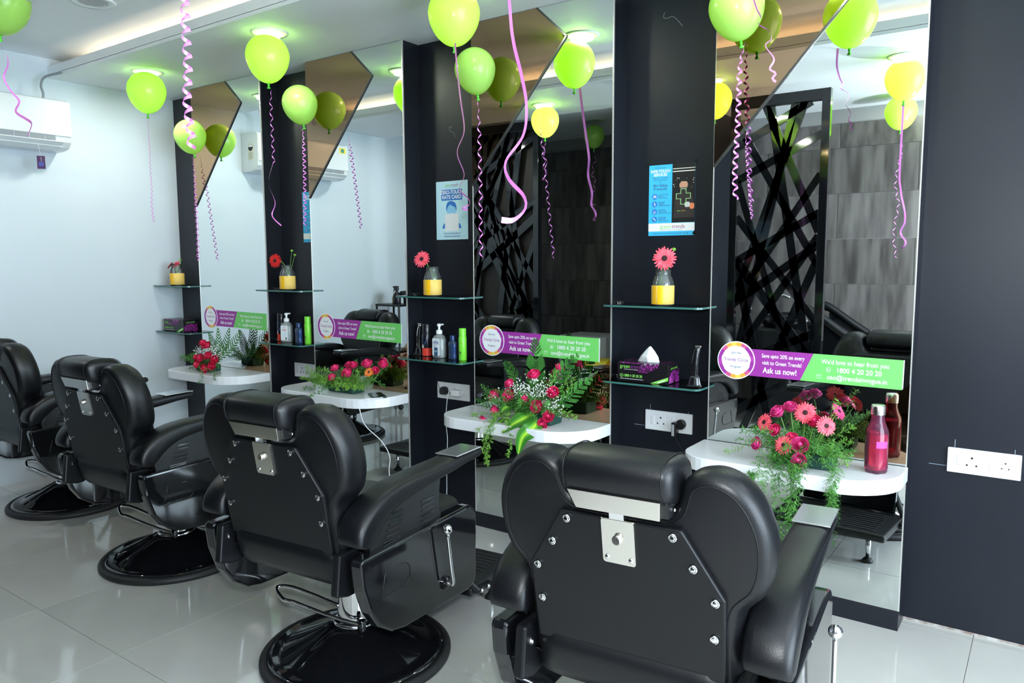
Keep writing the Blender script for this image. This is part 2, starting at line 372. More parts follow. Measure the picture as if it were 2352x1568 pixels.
# ------------------------------------------------------------------ stickers on the mirrors
slab = ['purple and green sticker on the mirror by the white wall', 'purple and green sticker on the mirror above the phone', 'purple and green sticker behind the tall palm bouquet', 'purple and green sticker above the pink bottle and gerberas']
def sticker(i):
    a, b = MX[i]; x0 = a+.035; zc_ = zz((a+b)/2, .948); e = empty('mirror_sticker', (x0, YM-.0004, zc_), slab[i], 'sticker', group='phone number stickers on the mirrors')
    L = .675; sl = -.006
    # banner
    MB().prism([(.07, -.053), (.07+.30-.045, -.053), (.07+.30, .053), (.07, .053)], 'y', -.0010, 0).build('purple_banner', ink_purple, e)
    MB().prism([(.07+.30-.045, -.053), (L, -.053), (L, .053), (.07+.30, .053)], 'y', -.0010, 0).build('green_banner', ink_green, e)
    MB().prism([(L, -.0545), (L+.003, -.0545), (L+.003, .0535), (L, .0535)], 'y', -.0012, 0).build('edge', ink_white, e)
    d = MB().prism(circ(.076, .004, .076, 40), 'y', -.0018, 0).build('round_badge', ink_white, e)
    ring = MB(); cols = [ink_purple, P('rose', (.62, .10, .28)), P('magenta', (.45, .06, .40)), ink_orange, P('amber', (.80, .62, .10))]
    seq = [4, 3, 1, 0, 0, 2, 0, 0, 1, 3, 4, 3, 1, 0, 0, 2, 0, 0, 1, 3]
    n = len(seq)
    for k in range(n):
        ring.cur = seq[(k+5) % n]
        a0, a1 = 2*PI*k/n, 2*PI*(k+1)/n; pts = []
        for t in range(4): aa = a0+(a1-a0)*t/3; pts.append((.076+.072*math.cos(aa), .004+.072*math.sin(aa)))
        for t in range(3, -1, -1): aa = a0+(a1-a0)*t/3; rr = .0575 if k % 3 else .059; pts.append((.076+rr*math.cos(aa), .004+rr*math.sin(aa)))
        ring.prism(pts, 'y', -.0022, -.0017)
    ring.build('badge_ring', cols, d)
    y = -.0024
    text(d, 'Join the', .0125, ink_navy, .076, .034, y)
    text(d, 'Trendy Circle', .0185, ink_purple, .076, .006, y, xs=.95)
    text(d, 'Program', .0125, ink_navy, .076, -.022, y)
    MB().prism([(.101, .0135), (.106, .016), (.104, .0115)], 'y', y-.0002, y).build('leaf_mark', ink_green, d)
    y = -.0014
    text(e, 'Save upto 20% on every', .0215, ink_white, .2575, .030, y, bold=.014, xs=.77)
    text(e, 'visit to Green Trends!', .0215, ink_white, .2545, .003, y, bold=.014, xs=.77)
    text(e, 'Ask us now!', .031, ink_white, .248, -.027, y, bold=.02, xs=.83)
    text(e, "We'd love to hear from you", .0235, ink_white, .515, .026, y, bold=.014, xs=.86)
    text(e, '1800 4 20 20 20', .0255, ink_white, .53, -.003, y, bold=.018, xs=.92)
    text(e, 'ceo@trendsinvogue.in', .0245, ink_white, .524, -.031, y, bold=.016, xs=.92)
    g = MB()
    g.tube([Vector((.425+.008*math.cos(t*PI/8), -.0016, -.003+.008*math.sin(t*PI/8))) for t in range(16)], .0007, 4, closed=True)
    g.tube([(.4215, -.0016, .001), (.4235, -.0016, -.0045), (.428, -.0016, -.0065)], .0012, 4)
    g.build('phone_mark', ink_white, e, fix=False)
    g = MB()
    g.tube([(.384, -.0016, -.037), (.401, -.0016, -.037), (.401, -.0016, -.025), (.384, -.0016, -.025)], .0006, 4, closed=True)
    g.tube([(.384, -.0016, -.025), (.3925, -.0016, -.031), (.401, -.0016, -.025)], .0006, 4)
    g.build('envelope_mark', ink_white, e, fix=False)
    e.rotation_euler = (0, math.radians(.6), 0)
for i in range(4): sticker(i)

# ------------------------------------------------------------------ posters
def logo(e, x, z, s, y, m1=None, m2=None):
    text(e, 'green', s, m1 or ink_lime, x-.002, z, y, align='RIGHT', xs=.92)
    text(e, 'trends', s, m2 or ink_maroon, x+.002, z, y, align='LEFT', xs=.92)
def safe_poster(bx, by, lab):
    w, h = .212, .302; e = empty('safety_poster', (bx, by, zz(bx, 1.452)), lab, 'poster', group='safe-touch posters')
    MB().box(0, w, -.0014, 0, 0, h).build('sheet', ink_cyan, e)
    y = -.0020
    MB().box(0, .106, -.0018, -.0014, .055, h).build('text_panel', ink_cyan, e)
    ph = MB().box(.108, w, -.0018, -.0014, .055, h).build('photo_panel', ink_black, e)
    g = MB(); g.box(.110, .210, -.0021, -.0018, .268, .272).box(.110, .210, -.0021, -.0018, .280, .283)
    random.seed(5)
    for k in range(16): x, z = random.uniform(.112, .208), random.uniform(.19, .245); g.prism(circ(x, z, random.uniform(.001, .0024), 8), 'y', -.0021, -.0018)
    g.build('ceiling_lights', P('lamp', (.75, .75, .70)), ph, fix=False)
    MB().prism([(.115, .075), (.122, .165), (.150, .190), (.185, .188), (.205, .150), (.210, .075)], 'y', -.0021, -.0018).build('torso', P('suit', (.03, .025, .025)), ph)
    MB().prism(circ(.160, .212, .019, 24), 'y', -.0023, -.0018).build('face', ink_skin, ph)
    MB().prism([(.139, .213), (.141, .232), (.152, .240), (.168, .240), (.180, .231), (.181, .214), (.174, .226), (.150, .227)], 'y', -.0025, -.0019).build('hair', ink_black, ph)
    MB().prism([(.141, .201), (.179, .201), (.172, .193), (.150, .193)], 'y', -.0025, -.0019).build('mask', P('mask', (.08, .08, .09)), ph)
    MB().prism(rrect(.166, .190, .118, .140, .008), 'y', -.0027, -.0019).build('glove', P('glove', (.60, .60, .60)), ph)
    MB().prism(rrect(.188, .209, .110, .135, .008), 'y', -.0023, -.0018).build('hand', P('hand', (.75, .22, .10)), ph)
    c = [(-.012, .030), (.012, .030), (.012, .011), (.032, .011), (.032, -.011), (.012, -.011), (.012, -.034), (-.012, -.034), (-.012, -.011), (-.032, -.011), (-.032, .011), (-.012, .011)]
    MB().tube([Vector((.160+p[0], -.0028, .165+p[1])) for p in c], .0016, 5, closed=True).build('neon_cross', ink_neon, ph, fix=False)
    logo(ph, .150, .104, .007, -.0025, ink_lime, ink_orange)
    ft = MB().box(0, w, -.0018, -.0014, .019, .053).build('footer', ink_white, e)
    logo(ft, .108, .038, .0245, -.0022); text(ft, 'UNISEX HAIR & STYLE SALON', .0075, ink_grey, .108, .0245, -.0022)
    g = MB()
    for k in range(11): g.box(.024+k*.015, .035+k*.015, y, -.0014, .0085, .0105)
    g.build('fine_print', ink_navy, e, fix=False)
    text(e, 'We assure you', .0088, ink_navy, .053, .290, y)
    text(e, 'SAFE-TOUCH', .0165, ink_white, .053, .275, y, bold=.03, xs=.92); text(e, 'SERVICES', .0165, ink_white, .053, .260, y, bold=.03, xs=.92)
    text(e, 'designed in consultation', .0075, ink_navy, .053, .247, y, bold=.01); text(e, 'with medical experts', .0075, ink_navy, .053, .238, y, bold=.01)
    text(e, 'with', .007, ink_navy, .053, .228, y)
    text(e, '40+ Safety', .0165, ink_navy, .053, .214, y, bold=.012, xs=.95); text(e, 'Protocols', .0165, ink_navy, .053, .200, y, bold=.012, xs=.95)
    for k, (t1, t2, t3) in enumerate((('CONTACT-LESS', 'SERVICE', 'WITH GLOVES'), ('STERILIZED', 'SCISSORS,', 'COMBS & BRUSHES'), ('DISPOSABLE', 'TOWELS AND', 'HAIR CUTTING CAPE'), ('DISINFECTED', 'CHAIRS AND', 'WASH STATIONS'))):
        zc_ = .168 - k*.0325
        ic = MB().prism(circ(.028, zc_, .0125, 24), 'y', -.0021, -.0014).build('icon', ink_blue, e)
        g = MB()
        if k == 0: g.tube([(.022, -.0024, zc_-.006), (.023, -.0024, zc_+.003), (.0255, -.0024, zc_+.006), (.027, -.0024, zc_-.005)], .0009, 4); g.tube([(.030, -.0024, zc_-.005), (.031, -.0024, zc_+.006), (.034, -.0024, zc_+.002), (.0345, -.0024, zc_-.006)], .0009, 4)
        elif k == 1: g.tube([(.0255, -.0024, zc_+.007), (.031, -.0024, zc_-.007)], .0013, 4); g.tube([(.031, -.0024, zc_+.004), (.026, -.0024, zc_-.006)], .0008, 4)
        elif k == 2: g.tube([(.021, -.0024, zc_), (.028, -.0024, zc_+.004), (.035, -.0024, zc_), (.028, -.0024, zc_-.005)], .0009, 4, closed=True); g.tube([(.022, -.0024, zc_-.004), (.028, -.0024, zc_-.008), (.034, -.0024, zc_-.004)], .0008, 4)
        else: g.tube([(.022, -.0024, zc_+.006), (.030, -.0024, zc_-.001), (.032, -.0024, zc_-.007)], .0014, 4); g.tube([(.022, -.0024, zc_+.001), (.027, -.0024, zc_+.005)], .0008, 4)
        g.build('pictogram', ink_white, ic, fix=False)
        for q, t in enumerate((t1, t2, t3)): text(e, t, .0062, ink_navy, .045, zc_+.007-q*.007, y, align='LEFT', bold=.02)
    for cx, cz in ((-.006, h+.004), (w, h+.008), (w, .01)): MB().prism([(cx-.010, cz-.004), (cx, cz+.010), (cx+.011, cz+.002), (cx+.002, cz-.011)], 'y', -.0026, -.001).build('tape', mat('black_tape', (.015, .015, .017), .25), e)
    return e
safe_poster(-1.466, YW-.0015, 'blue safe-touch poster above the tissue box bay')
safe_poster(-3.775, YW-.0015, 'blue safe-touch poster partly hidden by the mirror above the phone')
def rate_card():
    w, h = .214, .302; bx = -2.694; e = empty('rate_card', (bx, YW-.0015, zz(bx, 1.452)), 'pale blue rate card poster above the shaving bottles', 'poster')
    MB().box(0, w, -.0014, 0, 0, h).build('sheet', ink_pale, e)
    g = MB(); g.tube([Vector((p[0], -.0015, p[1])) for p in rrect(.016, w-.012, .018, .235, .008)], .0005, 4, closed=True); g.build('frame_line', P('line', (.30, .62, .85)), e, fix=False)
    y = -.0024
    logo(e, .104, h-.021, .019, y); text(e, 'UNISEX HAIR & STYLE SALON', .005, ink_grey, .110, h-.032, y)
    b = MB().prism(rrect(.036, .178, .203, .259, .006), 'y', -.0020, -.0014).build('title_panel', ink_blue, e)
    text(b, 'ZERO-TOUCH', .0265, ink_white, .107, .244, y, bold=.03, xs=.90); text(b, 'RATE CARD', .0265, ink_white, .107, .219, y, bold=.03, xs=.92)
    MB().prism([(.070, .150), (.068, .172), (.075, .190), (.090, .199), (.112, .199), (.118, .195), (.130, .190), (.138, .172), (.138, .150), (.134, .152), (.131, .165), (.118, .170), (.098, .181), (.084, .174), (.076, .163), (.074, .150)], 'y', -.0020, -.0014).build('hair_icon', ink_blue, e)
    MB().prism([(.074, .137), (.074, .160), (.084, .174), (.098, .181), (.118, .168), (.131, .165), (.134, .137)], 'y', -.0018, -.0014).build('face_icon', ink_sky, e)
    MB().prism(rrect(.059, .152, .044, .133, .004), 'y', -.0019, -.0014).build('blank_square', ink_white, e)
    for pts in ([(.042, .058), (.058, .058), (.058, .086), (.050, .080), (.044, .070)], [(.153, .058), (.170, .058), (.167, .070), (.161, .080), (.153, .086)]):
        MB().prism(pts, 'y', -.0020, -.0014).build('shoulder_icon', ink_blue, e)
    text(e, 'SCAN FOR MEN SERVICE', .0115, ink_navy, .107, .031, y, xs=.9); text(e, 'WISE PRICING DETAILS', .0115, ink_navy, .107, .016, y, xs=.9)
rate_card()
# ------------------------------------------------------------------ glass shelves
def glass_mat(name, col, haze=0.0):
    mt = bpy.data.materials.new(name); mt.use_nodes = True; nt = mt.node_tree; nt.nodes.clear()
    t0 = nt.nodes.new('ShaderNodeBsdfTransparent'); t0.inputs[0].default_value = (*col, 1); df = nt.nodes.new('ShaderNodeBsdfDiffuse'); df.inputs[0].default_value = (*col, 1); t = nt.nodes.new('ShaderNodeMixShader'); t.inputs[0].default_value = haze; nt.links.new(t0.outputs[0], t.inputs[1]); nt.links.new(df.outputs[0], t.inputs[2])
    g = nt.nodes.new('ShaderNodeBsdfGlossy'); g.inputs['Roughness'].default_value = .02
    fr = nt.nodes.new('ShaderNodeFresnel'); fr.inputs[0].default_value = 1.5
    mx = nt.nodes.new('ShaderNodeMixShader'); nt.links.new(fr.outputs[0], mx.inputs[0]); nt.links.new(t.outputs[0], mx.inputs[1]); nt.links.new(g.outputs[0], mx.inputs[2])
    o = nt.nodes.new('ShaderNodeOutputMaterial'); nt.links.new(mx.outputs[0], o.inputs[0]); return mt
shelf_glass = glass_mat('shelf_glass', (.62, .78, .74))
jar_glass = glass_mat('jar_glass', (.86, .90, .88), .07)
SH = {}
bayn = ['next to the white wall', 'between the phone mirror and the mirror by the white wall', 'in the bay with the rate card', 'in the bay above the tissue box poster']
slabs = [['upper glass shelf next to the white wall holding a small vase', 'lower glass shelf next to the white wall holding a dark tissue box'],
         ['upper glass shelf holding the vase with a drooping red gerbera', 'lower glass shelf holding four bottles beside the phone mirror'],
         ['upper glass shelf under the rate card poster', 'lower glass shelf holding the chrome trimmer and shaving bottles'],
         ['upper glass shelf holding the vase with a pink gerbera facing out', 'lower glass shelf holding the open tissue box and black trimmer']]
for i, (a, b) in enumerate(BAYS):
    for j, z in enumerate((1.15, .822)):
        x = (a+b)/2; z = zz(x, z); e = empty('glass_shelf', (x, YW, z), slabs[i][j], 'shelf', group='glass shelves in the bays')
        w = (b-a)/2-.004; yf = 2.862-YW; r = .03
        out = [(-w, -.002)] + [(-w+r+r*math.cos(t), yf+r+r*math.sin(t)) for t in [PI+PI/2*k/6 for k in range(7)]] + [(w-r+r*math.cos(t), yf+r+r*math.sin(t)) for t in [1.5*PI+PI/2*k/6 for k in range(7)]] + [(w, -.002)]
        MB().prism(out, 'z', -.0001, .0079).build('pane', shelf_glass, e)
        ed = [Vector((p[0], p[1], .004)) for p in out]
        n = len(ed); g = MB(); sc = 1.0006
        rows = [[(p.x*sc, p.y*sc, 0) for p in ed], [(p.x*sc, p.y*sc, .0078) for p in ed]]
        g.grid(rows).build('polished_edge', glass_edge, e)
        for sx in (-1, 1):
            MB().box(sx*w-.018*(sx > 0), sx*w+.018*(sx < 0), -.075, -.045, .008, .014).box(sx*w-.004*(sx > 0), sx*w+.004*(sx < 0), -.075, -.045, -.006, .014).build('clip', chrome, e, bevel=.002)
        SH[(i, j)] = (x, z+.008)

# ------------------------------------------------------------------ jar vases with gerberas
def glitter():
    mt = mat('gold_glitter', (.86, .52, .06), .45, bump=.6, bscale=500, col2=(.95, .72, .25), vscale=260); return mt
plain_gold = mat('gold_foil', (.90, .50, .01), .35)
leafg = mat('leaf_green', (.05, .20, .03), .45, var=.25, vscale=30)
stemg = mat('stem_green', (.14, .32, .06), .5)
def jar(x, y, z, lab):
    e = empty('jar_vase', (x, y, z), lab, 'vase', group='glass jar vases with gold glitter bands')
    MB().lathe([(.040, 0), (.0445, .004), (.0455, .085), (.044, .100), (.036, .120), (.0315, .126), (.0315, .145), (.033, .146), (.033, .149), (.0295, .149), (.0295, .126), (.040, .098), (.0425, .085), (.0415, .008), (.0, .008)], 28, cap0=True, cap1=False).build('jar_glass', jar_glass, e, smooth=True)
    g = MB()
    for k in range(3): g.tube([Vector((.0325*math.cos(2*PI*t/20), .0325*math.sin(2*PI*t/20), .129+k*.006)) for t in range(20)], .0012, 5, closed=True)
    g.build('screw_thread', jar_glass, e, smooth=True, fix=False)
    MB().lathe([(.0462, .006), (.0472, .007), (.0472, .083), (.0462, .084)], 32, cap0=False, cap1=False).build('glitter_band', glitter(), e, smooth=True)
    g = MB()
    for a0, a1 in ((-2.3, -1.75), (-1.62, -1.1)):
        rows = [[(.0476*math.cos(a), .0476*math.sin(a), zq) for a in [a0+(a1-a0)*t/6 for t in range(7)]] for zq in (.007, .083)]
        g.grid(rows)
    g.build('foil_strip', plain_gold, e, smooth=True)
    return e
petal_mats = {}
def petal(name, c1, c2):
    return mat(name, c1, .45, col2=c2, vscale=60)
pet_coral = petal('petal_coral', (.82, .06, .10), (.95, .14, .20)); pet_red = petal('petal_red', (.55, .01, .01), (.70, .02, .02)); pet_pink = petal('petal_pink', (.80, .05, .20), (.90, .10, .28))
rose_mat = petal('rose_pink', (.74, .02, .13), (.88, .06, .22)); rose_mat2 = petal('rose_magenta', (.70, .03, .22), (.84, .10, .34)); rose_red = petal('rose_red', (.62, .01, .06), (.78, .03, .10))
disk_mat = mat('gerbera_disk', (.035, .006, .008), .8)
def aim(d, roll=0):
    """matrix turning +z to direction d"""
    return Vector((0, 0, 1)).rotation_difference(Vector(d).normalized()).to_matrix() @ Matrix.Rotation(roll, 3, 'Z')
def gerbera_head(parent, pos, d, r, pm, n=22, name='flower_head', droop=.12):
    M = aim(d, random.random()); g = MB(); pos = Vector(pos)
    for lay, (rr, lift, off) in enumerate(((1, droop, 0), (.80, droop+.08, .5), (.46, .16, .25))):
        for k in range(n if lay < 2 else n-6):
            nn = n if lay < 2 else n-6
            a = 2*PI*(k+off+random.uniform(-.2, .2))/nn; L = r*rr*random.uniform(.92, 1.05); w = r*.088; c, s_ = math.cos(a), math.sin(a); rows = []
            for t, wf, zf in ((.14, .5, 0), (.45, 1, lift*.55), (.8, .95, lift*.7), (.97, .5, lift*.45+random.uniform(-.08, .05))):
                row = []
                for q in (-1, 0, 1):
                    u = L*t; v_ = q*w*wf; zz_ = r*zf + (abs(q)-.5)*w*.35 + lay*.0012
                    row.append(pos + M @ Vector((u*c - v_*s_, u*s_ + v_*c, zz_)))
                rows.append(row)
            g.grid(rows)
    h = g.build(name, pm, parent, smooth=True, fix=False)
    MB().lathe([(r*.24, r*.02), (r*.25, r*.14), (r*.20, r*.20), (r*.08, r*.18), (0.0005, r*.17)], 16, pos, M).build('disk', disk_mat, h, smooth=True)
    return h
def stem(parent, pts, r=.0022, m_=None): return MB().tube(catmull(pts, 6), r, 6).build('stem', m_ or stemg, parent, smooth=True)
jy = 2.955
random.seed(21)
def gerbera(base, pts, d, r, pm, lab, grp='single gerberas in the jar vases', buds=()):
    e = empty('gerbera', base, lab, 'flower', group=grp); b = Vector(base)
    P_ = [Vector(p) for p in pts]
    stem(e, P_); gerbera_head(e, P_[-1] + Vector(d)*.004, d, r, pm)
    for p0, p1 in buds:
        stem(e, [p0, (Vector(p0)+Vector(p1))/2 + Vector((.004, 0, .004)), p1], .0014); MB().sphere(p1, .009, 10, 6, (1, 1, .8)).build('bud', mat('bud_green', (.16, .38, .04), .5), e, smooth=True)
    return e
def sprig(parent, p, h, n=6):
    g = MB()
    for k in range(n):
        a = random.random()*6.28; q = Vector(p) + Vector((.02*math.cos(a), .02*math.sin(a), h*random.uniform(.6, 1)))
        m0 = (Vector(p)+q)/2; w = .006
        g.add([p, m0+Vector((w, 0, 0)), q, m0-Vector((w, 0, 0))], [(0, 1, 2), (0, 2, 3)])
    g.build('leaf', leafg, parent, fix=False)
JX = {3: -1.33, 2: -2.605, 1: -3.765, 0: -4.955}
jl = ['gold banded jar with small red flowers beside the white wall', 'gold banded jar with a red gerbera hanging over its left side', 'gold banded jar under the rate card poster', 'gold banded jar under the safe-touch poster above the tissue box']
for i in range(4): jar(JX[i], jy-.01, SH[(i, 0)][1], jl[i])
z3 = SH[(3, 0)][1]+.009
e = gerbera((JX[3], jy-.01, z3), [(0, .01, 0), (-.012, .005, .07), (.0, -.01, .13), (.022, -.035, .185)], (.28, -.94, .16), .050, pet_coral, 'pink gerbera facing out of the jar above the tissue box', buds=[((.01, .01, .12), (.050, -.01, .223)), ((-.01, .01, .1), (-.022, 0, .205))])
sprig(e, (-.015, 0, .02), .095, 10)
z2 = SH[(2, 0)][1]+.009
e = gerbera((JX[2], jy-.01, z2), [(.01, .01, 0), (.0, 0, .09), (-.022, -.012, .15), (-.040, -.03, .178)], (.25, -.9, .30), .046, pet_coral, 'pink gerbera leaning left under the rate card poster')
sprig(e, (.012, .0, .04), .11, 8)
z1 = SH[(1, 0)][1]+.009
e = gerbera((JX[1], jy-.01, z1), [(.01, .01, 0), (0, 0, .10), (-.03, -.01, .155), (-.066, -.03, .166)], (.30, -.92, .05), .044, pet_red, 'deep red gerbera drooping over the left side of its jar', buds=[((.01, 0, .08), (.055, -.005, .225)), ((.012, 0, .07), (.062, .01, .20))])
z0 = SH[(0, 0)][1]+.009
e = gerbera((JX[0], jy-.01, z0), [(0, .01, 0), (-.005, 0, .08), (-.035, -.02, .125)], (-.5, -.6, .6), .032, pet_red, 'small red flowers in the jar beside the white wall', buds=[((.01, 0, .06), (.05, 0, .165))])
gerbera_head(e, (.012, -.01, .135), (.2, -.6, .7), .03, rose_red)
stem(e, [(0, 0, 0), (.008, -.005, .07), (.012, -.01, .135)])
sprig(e, (0, 0, .05), .09, 8)

# ------------------------------------------------------------------ toiletries
foam_black = mat('can_black', (.012, .013, .018), .2); foam_red = mat('can_red', (.80, .06, .04), .3); foam_blue = mat('can_blue', (.05, .10, .34), .3)
gel_clear = glass_mat('clear_gel', (.85, .90, .90), .25); blue_glass = glass_mat('blue_liquid', (.30, .50, .80), .1); cap_blue = mat('cap_blue', (.01, .035, .13), .3); spray_green = mat('spray_green', (.20, .72, .05), .3)
def foam_can(p, lab):
    e = empty('shaving_foam_can', p, lab, 'can', group='shaving foam cans')
    MB().lathe([(.024, 0), (.0255, .003), (.0255, .118), (.024, .122)], 24).build('can_body', foam_black, e, smooth=False, auto=40)
    MB().lathe([(.0258, .003), (.0258, .044)], 24, cap0=False, cap1=False).build('red_band', foam_red, e, smooth=True)
    MB().lathe([(.0235, .122), (.0235, .168), (.0215, .172)], 24).build('cap', foam_black, e, auto=40)
    def wrap(pts, m_, nm):
        g = MB(); vs = [(.0261*math.sin(x), -.0261*math.cos(x), z) for x, z in pts]; g.add(vs, [list(range(len(vs)))]); return g.build(nm, m_, e, fix=False)
    wrap([(-.5, .060), (-.3, .105), (.25, .118), (.75, .112), (.6, .080), (.3, .062)], foam_blue, 'blue_swirl')
    wrap([(-.55, .046), (-.55, .056), (-.25, .066), (.05, .058), (.05, .048), (-.25, .044)], ink_white, 'white_drop')
    t = text(e, 'GILLETTE', .017, ink_white, 0, 0, 0, bold=.03, xs=.9)
    nv = Vector((-math.sin(.75), -math.cos(.75), 0)); xv = Vector((0, 0, 1)); yv = nv.cross(xv)
    t.rotation_euler = Matrix((xv, yv, nv)).transposed().to_euler(); t.location = nv*.0268 + Vector((0, 0, .078))
    return e
def pump_bottle(p, lab, back):
    e = empty('pump_bottle', p, lab, 'bottle', group='clear pump bottles')
    prof = [(.0, .036, .024), (.006, .039, .026), (.05, .040, .027), (.098, .037, .025), (.115, .029, .021), (.122, .014, .014), (.130, .013, .013)]
    rows = []
    for z, a, b in prof:
        row = []
        for k in range(28):
            t = 2*PI*k/28; c, s_ = math.cos(t), math.sin(t); row.append((a*math.copysign(abs(c)**.7, c), b*math.copysign(abs(s_)**.7, s_), z))
        rows.append(row)
    g = MB(); g.grid(rows, True); g.add(rows[0], [list(range(28))]); g.build('bottle_body', gel_clear, e, smooth=True)
    rows2 = [[(x*.9, y*.9, max(z, .004)) for x, y, z in r] for r in rows[:4]]
    MB().grid(rows2, True).add(rows2[-1], [list(range(28))]).add(rows2[0], [list(range(28))]).build('gel', mat('gel_fill', (.55, .60, .60), .15), e, smooth=True)
    MB().lathe([(.0165, .126), (.0165, .142), (.012, .146), (.006, .148), (.006, .164), (.011, .165), (.011, .176), (.009, .178)], 20).build('pump', plastic_white, e, auto=40)
    MB().box(-.006, .028, -.006, .006, .171, .179).build('nozzle', plastic_white, e, bevel=.003)
    lb = MB().prism(rrect(-.024, .024, .012, .104, .008), 'y', -.0285, -.0268).build('label', P('label_white', (.74, .78, .82)), e)
    y = -.0290
    if not back:
        text(lb, 'SHAVING', .0115, ink_dkblue, 0, .076, y, xs=.8, bold=.01); text(lb, 'GEL', .0115, ink_dkblue, -.006, .064, y, xs=.9, bold=.01)
        MB().box(-.018, .018, -.0289, -.0284, .082, .087).build('brand_bar', P('bar', (.10, .16, .30)), lb)
        MB().box(-.012, .012, -.0289, -.0284, .012, .056).build('panel', P('panel', (.03, .10, .18)), lb)
        text(lb, 'PLUS', .010, ink_white, 0, .036, y-.0002, xs=.8, bold=.02)
        MB().prism([(-.004, .099), (.0, .094), (.005, .100), (.001, .092), (0, .089), (-.001, .092)], 'y', -.0289, -.0284).build('bird_mark', ink_navy, lb)
    else:
        MB().box(-.014, .012, -.0289, -.0284, .073, .076).build('print_line', ink_red, lb); MB().box(-.014, .012, -.0289, -.0284, .078, .081).build('print_line', ink_grey, lb)
        for q in range(4): MB().box(-.016, .014, -.0289, -.0284, .062-q*.006, .0635-q*.006).build('print_line', ink_pale, lb)
        g = MB()
        for q in range(7): g.box(.006+q*.0017, .0068+q*.0017+.0005*(q % 2), -.0289, -.0284, .018, .030)
        g.build('bar_print', ink_black, lb)
        MB().prism([(-.004, .099), (.0, .094), (.005, .100), (.001, .092), (0, .089), (-.001, .092)], 'y', -.0289, -.0284).build('bird_mark', ink_navy, lb)
    return e
def blue_bottle(p, lab):
    e = empty('aftershave_bottle', p, lab, 'bottle', group='blue aftershave bottles')
    def sq(w, z, n=.55): return [(w*math.copysign(abs(math.cos(t))**n, math.cos(t)), .62*w*math.copysign(abs(math.sin(t))**n, math.sin(t)), z) for t in [2*PI*k/24 for k in range(24)]]
    rows = [sq(.022, 0), sq(.0235, .003), sq(.0225, .02), sq(.0205, .04), sq(.0225, .062), sq(.0235, .082), sq(.019, .092), sq(.0115, .097, .8)]
    MB().grid(rows, True).add(rows[0], [list(range(24))]).add(rows[-1], [list(range(24))]).build('bottle_body', blue_glass, e, smooth=True)
    r2 = [[(x*.86, y*.86, z*.9+.004) for x, y, z in r] for r in rows[:6]]
    MB().grid(r2, True).add(r2[0], [list(range(24))]).add(r2[-1], [list(range(24))]).build('liquid', mat('blue_fill', (.03, .12, .36), .1), e, smooth=True)
    MB().lathe([(.0135, .097), (.0135, .122), (.0125, .124)], 20).build('cap', cap_blue, e, auto=40)
    return e
def green_spray(p, lab):
    e = empty('body_spray_can', p, lab, 'can', group='lime green spray cans')
    MB().lathe([(.0195, 0), (.021, .003), (.021, .116), (.0195, .120)], 24).build('can_body', spray_green, e, auto=40)
    MB().lathe([(.0190, .120), (.0190, .160), (.0175, .163)], 24).build('cap', spray_green, e, auto=40)
    def wrap(pts, m_, nm): vs = [(.0213*math.sin(x), -.0213*math.cos(x), z) for x, z in pts]; MB().add(vs, [list(range(len(vs)))]).build(nm, m_, e, fix=False)
    wrap([(-.9, .052), (-.7, .050), (.5, .086), (.9, .094), (.3, .090), (-.3, .074), (-.8, .062)], ink_red, 'red_flash')
    wrap([(-.5, .044), (-.1, .046), (.3, .044), (.25, .030), (-.1, .022), (-.45, .030)], P('shield', (.06, .10, .06)), 'shield_mark')
    for q in range(3): wrap([(-.5, .016-q*.004), (.2, .016-q*.004), (.2, .018-q*.004), (-.5, .018-q*.004)], ink_white, 'print_line')
    return e
zl = lambda i: SH[(i, 1)][1]
foam_can((-2.705, 3.005, zl(2)), 'blue and red shaving foam can beside the chrome trimmer')
pump_bottle((-2.60, 2.985, zl(2)), 'clear pump bottle with a blue front label beside the chrome trimmer shelf cans', False)
blue_bottle((-2.497, 2.97, zl(2)), 'blue aftershave bottle on the shelf with the chrome trimmer')
green_spray((-2.435, 2.975, zl(2)), 'lime green spray can on the shelf with the chrome trimmer')
foam_can((-3.905, 2.995, zl(1)), 'blue and red shaving foam can on the shelf above the phone ledge')
e = pump_bottle((-3.815, 2.965, zl(1)), 'clear pump bottle showing its plain back label', True); e.rotation_euler = (0, 0, .35)
blue_bottle((-3.685, 2.95, zl(1)), 'blue aftershave bottle beside the plain-label pump bottle')
green_spray((-3.63, 2.975, zl(1)), 'lime green spray can beside the mirror above the phone ledge')
# trimmers
def trimmer(p, lab, body, rz=0, black=False):
    e = empty('hair_trimmer', p, lab, 'trimmer', rz)
    MB().prism(rrect(-.030, .030, -.022, .022, .010), 'z', 0, .010).build('foot', gloss_black if black else satin_black, e, bevel=.003)
    rows = []
    for z, a, b, oy in ((.008, .027, .020, 0), (.035, .021, .016, 0), (.048, .019, .014, 0)):
        rows.append([(a*math.cos(2*PI*k/20), b*math.sin(2*PI*k/20)+oy, z) for k in range(20)])
    MB().grid(rows, True).add(rows[-1], [list(range(20))]).build('charging_stand', gloss_black, e, smooth=True)
    rows = []
    for z, a, b, ox in ((.030, .012, .011, 0), (.06, .0145, .012, -.001), (.10, .0145, .0125, 0), (.135, .013, .011, .004), (.158, .0115, .009, .009), (.166, .011, .006, .012)):
        rows.append([(a*math.cos(2*PI*k/20)+ox, b*math.sin(2*PI*k/20), z) for k in range(20)])
    b = MB().grid(rows, True).add(rows[-1], [list(range(20))]).build('body', body, e, smooth=True)
    MB().box(0, .024, -.006, .006, .164, .170).build('blade', steel, b, bevel=.001)
    MB().prism(rrect(-.006, .004, .065, .105, .004), 'y', -.0135, -.011).build('switch', satin_black if not black else gloss_black, b)
    return e
trimmer((-2.768, 3.01, zl(2)), 'chrome hair trimmer standing in its charger beside a shaving foam can', chrome)
